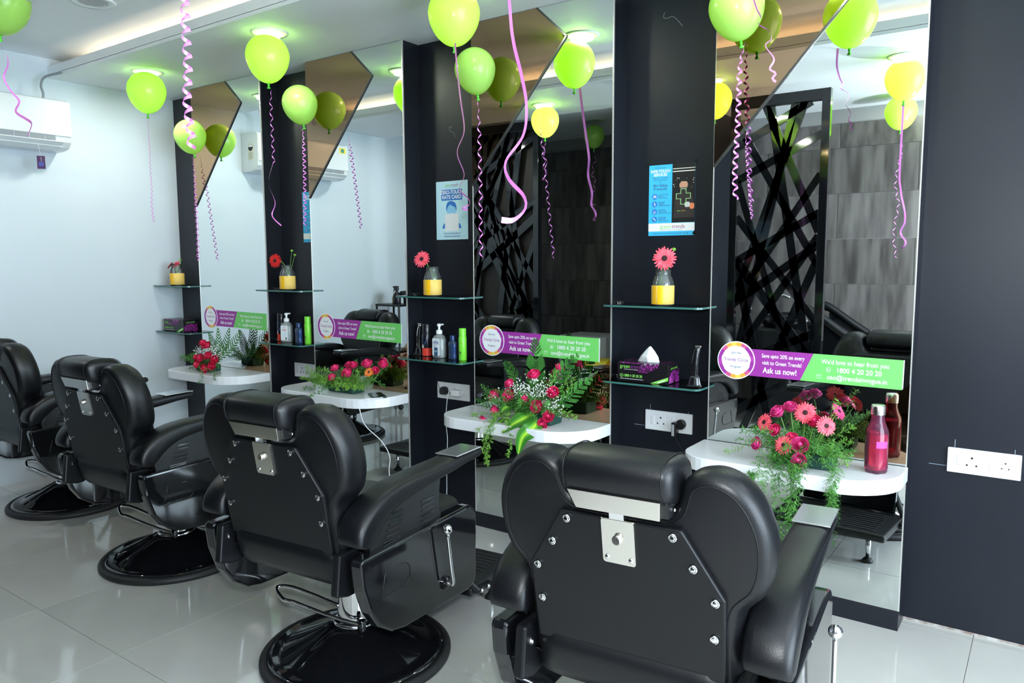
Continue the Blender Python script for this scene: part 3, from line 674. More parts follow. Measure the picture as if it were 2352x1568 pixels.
trimmer((-1.175, 2.925, zl(3)), 'black curved hair trimmer in its stand beside the tissue box', gloss_black, .2, True)
# tissue boxes
def tissue_box(p, rz, lab, tissue=True):
    L, D_, Hh = .235, .118, .083; e = empty('tissue_box', p, lab, 'tissue box', rz, 'black tissue boxes')
    card = mat('box_card', (.010, .009, .011), .28)
    MB().box(0, L, 0, D_, 0, Hh).build('carton', card, e, bevel=.0015)
    y = -.0008
    logo(e, .062, .064, .0225, y, ink_lime, P('logo_purple', (.22, .04, .24)))
    text(e, 'UNISEX HAIR & STYLE SALON', .0048, ink_white, .064, .0515, y)
    text(e, '1800 4 20 20 20', .0155, ink_lime, .074, .0245, y, bold=.02, xs=.85)
    g = MB(); g.tube([Vector((.020+.0075*math.cos(t*PI/8), -.0007, .0245+.0075*math.sin(t*PI/8))) for t in range(16)], .0006, 4, closed=True); g.tube([(.0168, -.0007, .028), (.019, -.0007, .0235), (.0235, -.0007, .0215)], .0010, 4); g.build('phone_mark', ink_lime, e, fix=False)
    MB().box(.014, .122, -.0008, 0, .0105, .0120).build('print_line', ink_white, e)
    MB().prism([(.155, .001), (.190, .001), (.2345, .0165), (.2345, .031)], 'y', -.0007, .0002).build('green_flash', ink_lime, e)
    MB().prism([(.185, .006), (.192, .0045), (.224, .0165), (.219, .0185)], 'y', -.0010, -.0006).build('white_script', ink_white, e)
    random.seed(9); g = MB(); cols = [P('dot1', (.45, .03, .40)), P('dot2', (.65, .06, .55)), P('dot3', (.16, .02, .15)), ink_white]
    def dot(P_, r, ax):
        pts = [(P_[0]+r*math.cos(2*PI*k/8), P_[1]+r*math.sin(2*PI*k/8)) for k in range(8)]
        if ax == 'y': g.add([(a, -.0006, b) for a, b in pts], [list(range(8))])
        elif ax == 'z': g.add([(a, b, Hh+.0006) for a, b in pts], [list(range(8))])
        else: g.add([(L+.0006, a, b) for a, b in pts], [list(range(8))])
    for k in range(26):
        for q in range(7):
            x = .015+k*.007+(q % 2)*.0035; zq = .080-q*.006
            if zq < .079-.044*math.exp(-((x-.125)/.04)**2)-random.uniform(0, .012): continue
            if x < .11 and .05 < zq < .075: continue
            g.cur = random.choice([0, 0, 1, 2, 3] if q < 2 else [0, 1, 2]); dot((x, zq), random.uniform(.0014, .0028), 'y')
    for k in range(260):
        g.cur = random.choice([0, 0, 1, 2]); x, yq = random.uniform(.01, L-.01), random.uniform(.008, D_-.006)
        if abs(x-.12) < .06 and abs(yq-.06) < .03: continue
        dot((x, yq), random.uniform(.001, .0026), 'z')
    for k in range(120):
        g.cur = random.choice([0, 0, 1, 2]); dot((random.uniform(.008, D_-.008), random.uniform(.004, .058)), random.uniform(.001, .003), 'x')
    tag(g.build('dot_print', cols, e, fix=False), kind='stuff')
    for r in (.016, .024, .032, .040, .048):
        pts = [Vector((L+.0006, .06+r*math.cos(t*PI/14), .004+r*math.sin(t*PI/14))) for t in range(15)]
        MB().tube(pts, .0009, 4).build('arc_print', cols[0], e, fix=False)
    o = text(e, 'green trends', .014, ink_lime, 0, 0, 0, xs=.9); o.location = (L+.0009, .058, .066); o.rotation_euler = (PI/2, 0, PI/2)
    if tissue:
        paper = mat('tissue_paper', (.86, .88, .90), .7)
        random.seed(4); rows = []
        for z, a, b in ((0, .050, .014), (.022, .040, .022), (.046, .022, .014), (.066, .004, .003)):
            rows.append([(.118+.006*z/.066+a*math.cos(2*PI*k/7+.3)*(1+.10*math.sin(3*k)), .060+b*math.sin(2*PI*k/7+.3)*(1+.3*math.cos(5*k)), Hh+z) for k in range(7)])
        MB().grid(rows, True).build('tissue', paper, e)
        M = Matrix.Rotation(-.5, 3, 'X') 
        o = MB().prism([(.040*math.cos(t*PI/12), .044*math.sin(t*PI/12)) for t in range(13)], 'y', -.0006, .0006).build('card_flap', mat('card_grey', (.62, .63, .65), .6), e); o.location = (.112, .078, Hh+.004); o.rotation_euler = (-.25, 0, 0)
    return e
tissue_box((-1.517, 2.905, zl(3)), 0, 'black tissue box with a white tissue pulled out')
tissue_box((-5.075, 2.90, zl(0)), 0, 'black tissue box on the shelf beside the white wall', False)

# ------------------------------------------------------------------ sockets, plugs, cords, phone
def socket_plate(x0, lab, z=.5895, neon=True):
    x0, z = x0, zz(x0, z); e = empty('socket_plate', (x0, YW, z), lab, 'power socket', group='white wall socket plates')
    MB().box(0, .222, -.011, 0, 0, .089).build('cover', plastic_white, e, bevel=.003)
    for sx in (.030, .128):
        sw = MB().box(sx, sx+.017, -.0135, -.010, .026, .066).build('switch', plastic_white, e, bevel=.002)
        if sx < .1: MB().prism(circ(sx+.0085, .032, .0013, 8), 'y', -.0141, -.0134).build('neon', ink_red, sw)
    for cx, big in ((.076, 1.25), (.176, .9)):
        MB().box(cx-.022, cx+.022, -.0125, -.0105, .022, .068).build('socket_face', plastic_white, e, bevel=.002)
        for dx, dz in ((0, .012), (-.0115, -.009), (.0115, -.009)):
            MB().prism(circ(cx+dx*big, .044+dz*big, .0028*big*(1.15 if dz > 0 else 1), 10), 'y', -.0131, -.012).build('pin_hole', hole_black, e)
    return e
socket_plate(-.279, 'white double socket plate on the slate wall past the last mirror')
socket_plate(-1.465, 'white socket plate with a black adapter below the tissue box shelf')
socket_plate(-2.70, 'white socket plate with two chargers below the trimmer shelf')
socket_plate(-3.897, 'white socket plate behind the low rose bed')
socket_plate(-4.955, 'white socket plate beside the white wall')
# pencil guide marks on the slate wall
def marks(x, z, lab):
    g = MB(); y = YW-.0004
    g.box(x+.020, x+.0212, y-.0004, y, z+.089, z+.118).box(x+.200, x+.2012, y-.0004, y, z+.089, z+.105).box(x-.058, x, y-.0004, y, z+.018, z+.0192)
    tag(g.build('pencil_mark', mat('pencil_line', (.42, .50, .60), .8)), lab, 'mark')
marks(-.279, .5895, 'pale pencil guide lines around the socket on the slate wall')
marks(-1.465, .5895, 'pale pencil guide lines around the socket with the black adapter')
plug = mat('black_plug', (.012, .012, .013), .3)
e = empty('power_adapter', (-1.289, YW-.012, .634), 'black power adapter hanging from the socket below the tissue box', 'adapter')
MB().prism([(.022*math.cos(t), .022*math.sin(t)+.004) for t in [2*PI*k/20 for k in range(20)]], 'y', -.024, 0).build('plug_body', plug, e, bevel=.004)
MB().box(-.030, -.006, -.050, -.016, -.048, .016).build('transformer', plug, e, bevel=.004)
MB().box(-.026, -.014, -.0506, -.050, -.042, .008).build('rating_label', ink_grey, e)
MB().tube(catmull([(-.016, -.03, -.048), (-.01, -.02, -.075), (.012, -.012, -.11), (.03, -.01, -.16), (.02, -.012, -.26)], 6), .0022, 6).build('cord', plug, e, smooth=True)
e = empty('power_plug', (-2.638, YW-.012, zz(-2.6, .636)), 'black triangular plug in the socket below the chrome trimmer', 'plug')
MB().prism([(-.018, -.018), (.018, -.018), (.024, .004), (.010, .024), (-.010, .024), (-.024, .004)], 'y', -.032, 0).build('plug_body', plug, e, bevel=.006)
MB().tube(catmull([(-.01, -.02, -.016), (-.03, -.02, .02), (-.06, -.012, .07), (-.11, -.01, .14), (-.125, -.015, .195)], 8), .0014, 6).build('cord', plug, e, smooth=True)
usb = mat('usb_white', (.84, .85, .87), .3)
def cord(name, pts, r, m_, lab): return tag(MB().tube(catmull(pts, 8), r, 6).build(name, m_, smooth=True), lab, 'cable')
e = empty('usb_charger', (-2.545, YW-.0125, zz(-2.6, .632)), 'white charger block with a white cable in the socket below the chrome trimmer', 'charger')
MB().box(-.026, .026, -.040, 0, -.014, .020).build('charger_block', usb, e, bevel=.005)
MB().box(-.0265, -.025, -.030, -.014, -.002, .004).build('usb_port', hole_black, e)
zf = zz(-2.6, .632)
MB().tube(catmull([(-.026, -.022, .001), (-.05, -.024, .0), (-.060, -.03, -.05), (-.068, -.03, -.16), (-.055, -.035, -.26), (-.066, -.035, -.36), (-.064, -.035, -.45), (-.07, -.04, -.60), (-.12, -.06, -.625)], 8), .0024, 6).build('cord', usb, e, smooth=True)
zt1 = ledges[1][1]
pp = onZ(876, 906, zt1+.004)
e = empty('phone', (pp.x, pp.y-.03, zt1), 'dark phone lying on the ledge and plugged to a white cable', 'phone', rz=-.55)
MB().prism(rrect(-.072, .072, -.036, .036, .010), 'z', 0, .008).build('phone_case', mat('phone_case', (.02, .05, .05), .4), e, bevel=.002)
MB().prism(rrect(-.070, .070, -.034, .034, .008), 'z', .008, .0086).build('screen', mat('phone_screen', (.02, .03, .028), .05), e)
cord('charging_cable', [(pp.x+.064, pp.y-.068, zt1+.005), (pp.x+.082, pp.y-.082, zt1+.007), (-2.850, 2.652, zt1+.002), (-2.840, 2.642, zt1-.05), (-2.832, 2.67, zt1-.13), (-2.79, 2.74, zt1-.22), (-2.755, 2.76, zt1-.30), (-2.76, 2.76, zt1-.40), (-2.73, 2.78, zt1-.60), (-2.68, 2.85, .003)], .0026, usb, 'white charging cable running from the phone over the ledge edge')

# ------------------------------------------------------------------ pink drink bottle
pink_glass = glass_mat('pink_bottle', (.98, .30, .60), .06); pink_fill = glass_mat('pink_drink', (.97, .005, .20), .36)
e = empty('drink_bottle', (-.47, 2.825, ledges[3][1]), 'clear pink bottle with steel cap on the white ledge', 'bottle')
rows = []
for z, r, lob in ((.0, .030, .10), (.008, .034, .10), (.022, .0365, .05), (.035, .0375, 0), (.135, .0375, 0), (.150, .0355, 0), (.172, .026, 0), (.188, .0215, 0), (.210, .0215, 0)):
    rows.append([((r*(1+lob*math.cos(5*t)))*math.cos(t), (r*(1+lob*math.cos(5*t)))*math.sin(t), z) for t in [2*PI*k/40 for k in range(40)]])
MB().grid(rows, True).add(rows[0], [list(range(40))]).build('bottle_body', pink_glass, e, smooth=True)
MB().lathe([(.029, .012), (.0345, .020), (.036, .035), (.036, .138), (0.001, .138)], 32).build('drink', pink_fill, e, auto=50)
MB().lathe([(.0235, .204), (.0235, .231), (.022, .236), (.019, .238)], 28).build('cap', steel, e, auto=40)
vs = [(.0379*math.sin(x), -.0379*math.cos(x), z) for z in (.092, .115) for x in (.15, .40, .65, .9, 1.15)]
MB().add(vs, [(k, k+1, k+6, k+5) for k in range(4)]).build('price_label', P('pinklabel', (.85, .06, .45)), e, smooth=True, fix=False)
# ------------------------------------------------------------------ barber chairs
def chair_mesh():
    """returns list of (name, mesh-object, sub-parts) built once at the origin, facing +y"""
    root = empty('barber_chair', (0, 0, 0), 'x', 'chair', group='black barber chairs')
    lean = lambda x, y, z: (x, y - .176*(z-.75), z)
    # base and column
    b = MB().lathe([(.300, .012), (.298, .030), (.280, .036), (.262, .034), (.245, .040), (.15, .085), (.10, .112), (.085, .122), (.072, .124)], 72).build('base', gloss_black, root, smooth=True)
    MB().lathe([(.318, 0), (.324, .008), (.324, .018), (.314, .028), (.300, .031), (.296, .012), (.300, 0)], 72, cap0=False, cap1=False).build('rubber_rim', rubber, b, smooth=True)
    for a in (-2.35, -1.75):
        p = [Vector((r*math.cos(a+.25*(r-.1)), r*math.sin(a+.25*(r-.1)), z)) for r, z in ((.085, .1235), (.11, .109), (.16, .082), (.21, .060), (.243, .043))]
        MB().tube(p, .0028, 6).build('rib', gloss_black, b, smooth=True)
    c = MB().lathe([(.072, .118), (.072, .128), (.062, .134), (.060, .34), (.060, .36)], 40).build('column', chrome, root, auto=45)
    MB().lathe([(.075, .120), (.078, .128), (.070, .135), (.06, .137)], 40, cap0=False, cap1=False).build('collar', chrome, c, smooth=True)
    lv = MB().tube(catmull([(.075, -.055, .145), (.0, -.085, .160), (-.10, -.115, .185), (-.16, -.128, .198), (-.20, -.14, .205), (-.245, -.125, .222), (-.248, -.108, .228), (-.20, -.090, .226), (-.10, -.068, .205), (-.03, -.05, .185)], 6), .0065, 10).build('pump_lever', chrome, root, smooth=True)
    MB().lathe([(.012, .12), (.014, .13), (.014, .158), (.010, .165)], 14, (.075, -.055, 0)).build('pivot', gloss_black, lv, smooth=True)
    # under frame
    MB().box(-.19, .19, -.16, .20, .365, .40).box(-.085, .085, -.085, .085, .345, .37).build('under_frame', satin_black, root, bevel=.008)
    MB().box(-.285, .285, -.26, .23, .395, .425).build('seat_pan', satin_black, root, bevel=.006)
    # seat
    rows = []
    def sq(a, b, z, n=.30, oy=.01): return [(a*math.copysign(abs(math.cos(t))**n, math.cos(t)), oy+b*math.copysign(abs(math.sin(t))**n, math.sin(t)), z) for t in [2*PI*k/48 for k in range(48)]]
    rows = [sq(.255, .285, .420), sq(.268, .298, .435), sq(.268, .300, .490), sq(.258, .290, .512), sq(.225, .255, .522), sq(.12, .14, .527), sq(.01, .01, .528)]
    st = MB().grid(rows, True).build('seat', leather, root, smooth=True)
    MB().tube([Vector(p) for p in sq(.262, .294, .505)], .0022, 5, closed=True).build('piping', leather, st, smooth=True, fix=False)
    # side panels
    SP = [(-.338, .505), (-.325, .514), (.19, .524), (.222, .520), (.249, .492), (.252, .47), (.247, .262), (.232, .236), (.20, .226), (-.15, .240), (-.205, .252), (-.262, .290), (-.300, .345), (-.330, .43)]
    for sx in (-1, 1):
        x0, x1 = sx*.290, sx*.336
        sp_ = MB().prism(SP, 'x', min(x0, x1), max(x0, x1)).build('side_panel', gloss_black, root, bevel=.010, seg=3)
        xo = sx*.3365
        gr = [(-.235, .440), (-.255, .365), (-.155, .365)] + [(-.155+.036*math.sin(PI*t/8), .401-.036*math.cos(PI*t/8)) for t in range(9)] + [(-.175, .4375)]
        MB().tube([Vector((xo, p[0], p[1]+.01)) for p in gr], .0022, 6, cap=True).build('embossed_line', gloss_black, sp_, smooth=True, fix=False)
        if sx > 0:
            rl = MB().tube(catmull([(.340, .060, .305), (.360, .062, .302), (.368, .061, .315), (.368, .052, .36), (.370, .030, .490)], 5), .0058, 10).build('recline_lever', chrome, root, smooth=True)
            MB().sphere((.370, .029, .500), .0165, 18, 12).build('knob', chrome, rl, smooth=True)
            MB().lathe([(.022, 0), (.022, .008), (.016, .012)], 20, (.335, .060, .305), Matrix.Rotation(PI/2, 3, 'Y')).build('pivot_cap', gloss_black, rl, smooth=False, auto=40)
        # arm panel and slats
        AP = [(-.262, .505), (-.268, .54), (-.235, .585), (-.17, .622), (-.09, .640), (.085, .646), (.075, .575), (.088, .510)]
        ap = MB().prism(AP, 'x', min(sx*.278, sx*.306), max(sx*.278, sx*.306)).build('arm_panel', satin_black, root, bevel=.004)
        for grp_, (yc, n, z0) in enumerate(((-.165, 6, .518), (.015, 5, .530))):
            for k in range(n):
                ww = .038 if grp_ else .040 - .002*k; oy = yc + (.006*k if not grp_ else 0)
                MB().box(min(sx*.306, sx*.3085), max(sx*.306, sx*.3085), oy-ww, oy+ww*.85, z0+k*.0155, z0+k*.0155+.005).build('slat', gloss_black, ap, bevel=.001)
        # armrest sweep
        path = [(-.318, .545, .046, .024), (-.312, .560, .050, .038), (-.290, .594, .052, .044), (-.245, .629, .053, .041), (-.18, .655, .052, .035), (-.09, .668, .050, .030), (.02, .675, .048, .026), (.12, .681, .046, .023), (.20, .688, .045, .020), (.282, .690, .044, .016), (.288, .689, .041, .008)]
        sm = catmull([(p[0], p[1], 0) for p in path], 3); wd = catmull([(p[2], p[3], 0) for p in path], 3); rows = []
        for k, p in enumerate(sm):
            q0 = sm[max(k-1, 0)]; q1 = sm[min(k+1, len(sm)-1)]; t = (q1-q0).normalized(); nrm = Vector((-t.y, t.x)); row = []
            for a in range(20):
                an = 2*PI*a/20; cx = wd[k].x*math.copysign(abs(math.cos(an))**.55, math.cos(an)); cn = wd[k].y*math.copysign(abs(math.sin(an))**.55, math.sin(an))
                row.append((sx*.292+cx, p.x+nrm.x*cn, p.y+nrm.y*cn))
            rows.append(row)
        ar = MB().grid(rows, True).add(rows[0], [list(range(20))]).add(rows[-1], [list(range(20))]).build('armrest', leather, root, smooth=True)
        MB().prism([(sx*.292-.045, .135), (sx*.292+.045, .135), (sx*.292+.045, .284), (sx*.292-.045, .284)], 'z', 0, .004).xf(lambda x, y, z: (x, y, .7065+z+.01*(y-.2))).build('end_plate', mat('bright_plate', (.86, .88, .89), .14, metal=.85), ar, bevel=.0015)
        MB().tube([(sx*.292+.045, p.x, p.y+wd[k].y*.62) for k, p in enumerate(sm[4:-5], 4)], .0016, 5).build('stitching', leather_panel, ar, smooth=True, fix=False)
    # backrest with two rounded shoulders
    half = [(0, .852), (.095, .852), (.112, .866), (.120, .890), (.130, .918), (.150, .938), (.180, .948), (.212, .945), (.245, .928), (.274, .894), (.294, .848), (.302, .800), (.298, .745), (.282, .700), (.258, .672), (.244, .650), (.240, .60), (.240, .50), (.238, .43), (0, .43)]
    hs = catmull([(a, b_, 0) for a, b_ in half[1:-1]], 3); hs = [(p.x, p.y) for p in hs]
    outl = hs + [(-x, z) for x, z in hs[::-1]]
    n = len(outl)
    def inset(d):
        out = []
        for i in range(n):
            a, b_ = Vector(outl[i-1]), Vector(outl[(i+1) % n]); t = (b_-a).normalized(); nr = Vector((-t.y, t.x))
            out.append(Vector(outl[i]) - nr*d*(1 if True else 0))
        return out
    # outline runs clockwise seen from +y; inward is -nr or +nr, choose by area
    test = inset(.01); area = lambda q: abs(sum(q[i-1][0]*q[i][1]-q[i][0]*q[i-1][1] for i in range(len(q))))
    sg = 1 if area([tuple(p) for p in test]) < area(outl) else -1
    rows = []
    for y, d in ((-.352, .030), (-.349, .017), (-.338, .006), (-.315, 0), (-.285, 0), (-.258, .006), (-.240, .020), (-.230, .045)):
        rows.append([(p.x, y, p.y) for p in inset(sg*d)])
    bk = MB().grid(rows, True).add(rows[0], [list(range(n))]).add(rows[-1], [list(range(n))]).xf(lean)
    bko = bk.build('backrest', leather, root, auto=60)
    MB().tube([Vector(lean(p.x, -.3515, p.y)) for p in inset(sg*.026)], .0018, 5, closed=True).build('piping', leather_panel, bko, smooth=True, fix=False)
    # front face quilting pad
    rows = [sq(.20, .01, 0)]
    pad = MB().prism(rrect(-.205, .205, .53, .84, .06, 6), 'y', -.236, -.212).xf(lean).build('back_cushion', leather, root, bevel=.012, seg=3)
    # back panel with studs
    HX = [(-.133, .825), (.133, .825), (.216, .689), (.213, .500), (-.213, .500), (-.216, .689)]
    hp = MB().prism(HX, 'y', -.366, -.350).xf(lean).build('back_panel', leather_panel, root, bevel=.005, seg=3)
    for sx in (-1, 1):
        for x, z in ((.116, .808), (.155, .748), (.197, .683), (.193, .602)):
            p = Vector(lean(sx*x, -.368, z)); MB().lathe([(.0088, 0), (.0088, .0025), (.0070, .0038), (.0060, .0034), (.0052, .0036), (.0040, .0048), (.001, .005)], 14, p, Matrix.Rotation(PI/2, 3, 'X')).build('stud', chrome, hp, smooth=False, auto=40)
        p = Vector(lean(sx*.238, -.366, .478)); MB().lathe([(.010, 0), (.010, .003), (.006, .004), (.004, .007), (.001, .008)], 14, p, Matrix.Rotation(PI/2, 3, 'X')).build('stud', chrome, hp, smooth=False, auto=40)
    # skirt
    rows = []
    for z, y in ((.515, -.355), (.512, -.367), (.47, -.372), (.425, -.366), (.395, -.350), (.388, -.335), (.39, -.30)):
        rows.append([lean(x, y + .05*max(0, (abs(x)-.17)/.08)**2, z-.022*max(0, (abs(x)-.20)/.05)) for x in [-.252+.504*k/24 for k in range(25)]])
    MB().grid(rows).build('back_skirt', leather_panel, root, smooth=True)
    for sx in (-1, 1):
        MB().prism([(-.36, .40), (-.345, .52), (-.26, .52), (-.24, .40), (-.28, .385), (-.31, .385)], 'x', min(sx*.235, sx*.262), max(sx*.235, sx*.262)).build('hinge_bracket', leather_panel, root, bevel=.006)
    # headrest
    rows = []
    prof = [(math.copysign(abs(math.cos(t))**.72, math.cos(t)), math.copysign(abs(math.sin(t))**.72, math.sin(t))) for t in [2*PI*k/28 for k in range(28)]]
    for x, k_ in ((-.124, .55), (-.121, .80), (-.112, .95), (-.100, 1), (.100, 1), (.112, .95), (.121, .80), (.124, .55)):
        rows.append([(x, -.312+.078*k_*c, .910+.050*k_*s_+.004) for c, s_ in prof])
    hd = MB().grid(rows, True).add(rows[0], [list(range(28))]).add(rows[-1], [list(range(28))]).xf(lean).build('headrest', leather, root, smooth=True)
    for sx in (-1, 1):
        MB().tube([Vector(lean(sx*.104, -.312+.0795*c, .914+.051*s_)) for c, s_ in prof], .0014, 5, closed=True).build('piping', leather_panel, hd, smooth=True, fix=False)
    br = MB().prism([(-.100, .884), (.100, .884), (.098, .845), (-.082, .845)], 'y', -.388, -.376).xf(lean).build('headrest_bracket', steel, root, bevel=.001)
    MB().prism([(-.098, .870), (.112, .882), (.112, .848), (-.098, .848)], 'y', -.376, -.30).xf(lean).build('bracket_tray', satin_black, br)
    for z in (.860, .876):
        MB().lathe([(.005, 0), (.005, .003), (.002, .005)], 10, lean(.113, -.345, z), Matrix.Rotation(PI/2, 3, 'Y')).build('screw', chrome, br, smooth=True)
    MB().box(-.016, .016, -.372, -.360, .826, .86).xf(lean).build('stem', chrome, root)
    mp = MB().prism(rrect(-.036, .036, .726, .824, .006, 3), 'y', -.3705, -.365).box(-.036, .036, -.368, -.33, .822, .825).xf(lean).build('mount_plate', steel, root)
    MB().lathe([(.0105, 0), (.0105, .008), (.008, .011), (.003, .011)], 18, lean(0, -.371, .782), Matrix.Rotation(PI/2, 3, 'X')).build('release_button', steel, mp, auto=40)
    for sx in (-1, 1):
        MB().lathe([(.0055, 0), (.005, .002), (.002, .003)], 10, lean(sx*.026, -.371, .739), Matrix.Rotation(PI/2, 3, 'X')).build('screw', chrome, mp, smooth=True)
    # leg rest and foot rest
    lr = MB().box(-.215, .215, -.012, .012, -.13, .13).build('leg_rest', gloss_black, root, bevel=.008)
    lr.location = (0, .318, .29); lr.rotation_euler = (.18, 0, 0)
    for sx in (-1, 1):
        f_ = MB().tube([(sx*.165, .20, .33), (sx*.20, .30, .24), (sx*.262, .36, .145), (sx*.262, .44, .142)], .014, 8).build('foot_bracket', satin_black, root, smooth=True)
        for k in range(2): MB().lathe([(.008, 0), (.008, .006), (.003, .008)], 10, (sx*.275, .37+k*.045, .144), Matrix.Rotation(sx*PI/2, 3, 'Y')).build('bolt', chrome, f_, smooth=True)
    fp = MB().box(-.255, .255, .33, .68, .125, .16).build('footrest', satin_black, root, bevel=.010, seg=3)
    for k in range(9): MB().box(-.20, .20, .400+k*.028, .412+k*.028, .160, .1625).build('tread', rubber, fp)
    for sx in (-1, 1):
        lg = MB().lathe([(.012, .018), (.012, .128)], 14, (sx*.17, .60, 0)).build('foot_leg', chrome, fp, smooth=True)
        MB().lathe([(.024, 0), (.025, .006), (.018, .016), (.012, .020)], 16, (sx*.17, .60, 0)).build('foot_pad', rubber, lg, smooth=True)
    return root
CH = [((-4.463, 1.955), 1, 'black barber chair farthest along by the air conditioner wall'),
      ((-3.218, 1.845), 2, 'black barber chair in front of the mirror above the phone ledge'),
      ((-1.895, 1.72), 5, 'black barber chair facing the mirror with the tall palm bouquet'),
      ((-.73, 1.72), 5, 'black barber chair facing the mirror with the pink bottle')]
proto = chair_mesh()
for i, ((x, y), a, lab) in enumerate(CH):
    o = proto if i == 0 else copy_tree(proto)
    o.location = (x, y, 0); o.rotation_euler = (0, 0, math.radians(a)); o['label'] = lab
# ------------------------------------------------------------------ balloons and ribbons
def ribbon_geo(path, w, curl=0, pitch=.03, k=8, grow=None, ph=0, twist=5.6):
    """flat strip along a path; curl winds it round the path like a spring"""
    pts = catmull(path, 10 if not curl else 14)
    # even resample
    L = [0]
    for i in range(1, len(pts)): L.append(L[-1]+(pts[i]-pts[i-1]).length)
    tot = L[-1]; step = (pitch/14 if curl else .008); n = max(8, min(900, int(tot/step))); P_ = []; j = 0
    for i in range(n+1):
        s_ = tot*i/n
        while j < len(L)-2 and L[j+1] < s_: j += 1
        d = L[j+1]-L[j]; P_.append((pts[j].lerp(pts[j+1], 0 if d == 0 else (s_-L[j])/d), s_))
    rows = []
    for i, (p, s_) in enumerate(P_):
        t = (P_[min(i+1, n)][0]-P_[max(i-1, 0)][0]); t.normalize()
        a = t.cross(Vector((.31, .95, .02))); a.normalize(); b = t.cross(a)
        if curl:
            u = s_/tot; f_ = min(1, u*5) if grow is None else grow(u)
            an = 2*PI*s_/pitch + ph; r = curl*f_
            c = p + a*(r*math.cos(an)) + b*(r*math.sin(an)); dirw = t*.92 + (a*math.cos(an)+b*math.sin(an))*.25
            hv = dirw*(w/2); rows.append([c-hv, c+hv])
        else:
            an = s_*twist+ph; hv = (a*math.cos(an)+b*math.sin(an)*.6)*(w/2); rows.append([p-hv, p+hv])
    return MB().grid(rows)
def balloon(c, r, lab, ribbon=None, tilt=(0, 0), w=.008, ribs=None, group='lime green balloons'):
    e = empty('balloon', c, lab, 'balloon', group=group); prof = []
    for k in range(25):
        a = PI*k/24; z = math.cos(a); rr = math.sin(a)
        if z < 0: rr *= 1-.10*(-z)**1.2; z *= 1.22
        prof.append((max(.0004, r*rr), r*z))
    M = Matrix.Rotation(tilt[0], 3, 'Y') @ Matrix.Rotation(tilt[1], 3, 'X')
    MB().lathe(prof, 40, M=M, cap0=False, cap1=False).build('body', balloon_mat, e, smooth=True)
    kb = M @ Vector((0, 0, -1.22*r))
    MB().lathe([(.004, .004), (.0055, -.004), (.006, -.009), (.0035, -.014), (.008, -.022), (.009, -.026)], 12, kb, M).build('knot', knot_mat, e, smooth=True)
    for rb in (ribs or []):
        pts = rb['p']; g = ribbon_geo([Vector(p)-Vector(c) for p in pts], rb.get('w', w), rb.get('curl', 0), rb.get('pitch', .03), grow=rb.get('grow'), ph=rb.get('ph', 0), twist=rb.get('twist', 5.6))
        g.build('ribbon', ribbon_mat, e, smooth=True, fix=False)
    return e
def hang(c, r, length, sway=.008, n=6, dx=0, dy=0):
    random.seed(int(abs(c[0])*1000+length*100)); x, y, z = c; z0 = z-1.22*r-.015
    return [(x+dx*k/n+random.uniform(-sway, sway)*(k > 0), y+dy*k/n+random.uniform(-sway, sway)*(k > 0), z0-length*k/n) for k in range(n+1)]
V_ = lambda x, y, z: Vector((x, y, z))
# balloons of the mirror row
c = (-4.43, 2.50, 2.355); balloon(c, .108, 'lime balloon under the downlight nearest the white wall', ribs=[dict(p=hang(c, .108, .62, .006), curl=.006, pitch=.026, w=.005, grow=lambda u: .3+.7*u)])
c = (-3.225, 2.45, 2.355); balloon(c, .105, 'lime balloon under the downlight beside the phone mirror', ribs=[dict(p=[dep(*q, 3.72) for q in ((625, 203), (622, 225), (625, 300), (628, 360), (627, 375))], curl=.007, pitch=.052, w=.007), dict(p=[dep(*q, 3.72) for q in ((627, 375), (617, 420), (632, 465), (625, 495), (646, 518))], w=.009)])
c = (-4.57, 2.853, 2.158); balloon(c, .098, 'lime balloon touching the mirror by the white wall', tilt=(-.15, .1), ribs=[dict(p=[dep(*q, 5.0) for q in ((441, 358), (447, 400), (450, 470), (454, 540), (455, 598))], curl=.009, pitch=.038, w=.007)])
c = (-3.487, 2.853, 2.228); balloon(c, .097, 'lime balloon touching the mirror above the phone ledge', tilt=(-.1, .1), ribs=[dict(p=[dep(*q, 4.15) for q in ((694, 292), (697, 320), (699, 380), (700, 440), (700, 518))], curl=.009, pitch=.032, w=.007)])
c = (-2.243, 2.853, 2.232); balloon(c, .095, 'lime balloon touching the mirror behind the palm bouquet', tilt=(-.05, .1), ribs=[dict(p=[dep(*q, 3.35) for q in ((1097, 226), (1100, 280), (1102, 360), (1104, 440), (1104, 520), (1106, 592))], curl=.008, pitch=.055, w=.008)])
c = (-1.014, 2.850, 2.275); balloon(c, .100, 'lime balloon touching the mirror behind the pink bottle', tilt=(-.12, .12), ribs=[dict(p=[dep(*q, 2.88) for q in ((1712, 95), (1700, 150), (1696, 250), (1692, 330), (1688, 400), (1690, 458))], curl=.010, pitch=.040, w=.010)])
c = (-2.06, 2.485, 2.352); balloon(c, .106, 'lime balloon under the downlight before the palm bouquet mirror', ribs=[dict(p=[dep(*q, 3.08) for q in ((1045, 98), (1050, 160), (1058, 230), (1066, 300), (1050, 350), (1066, 400), (1055, 435), (1075, 455), (1078, 470), (1060, 478), (1074, 482))], w=.012, twist=.9)])
c = (-.755, 2.44, 2.352); balloon(c, .106, 'lime balloon under the downlight above the pink bottle mirror', ribs=[dict(p=[dep(*q, 2.33) for q in ((1735, -70), (1728, -20), (1738, 20), (1748, 40), (1742, 55), (1768, 72), (1772, 90), (1758, 105), (1778, 135), (1768, 158), (1782, 168), (1774, 180), (1782, 188))], w=.009)])
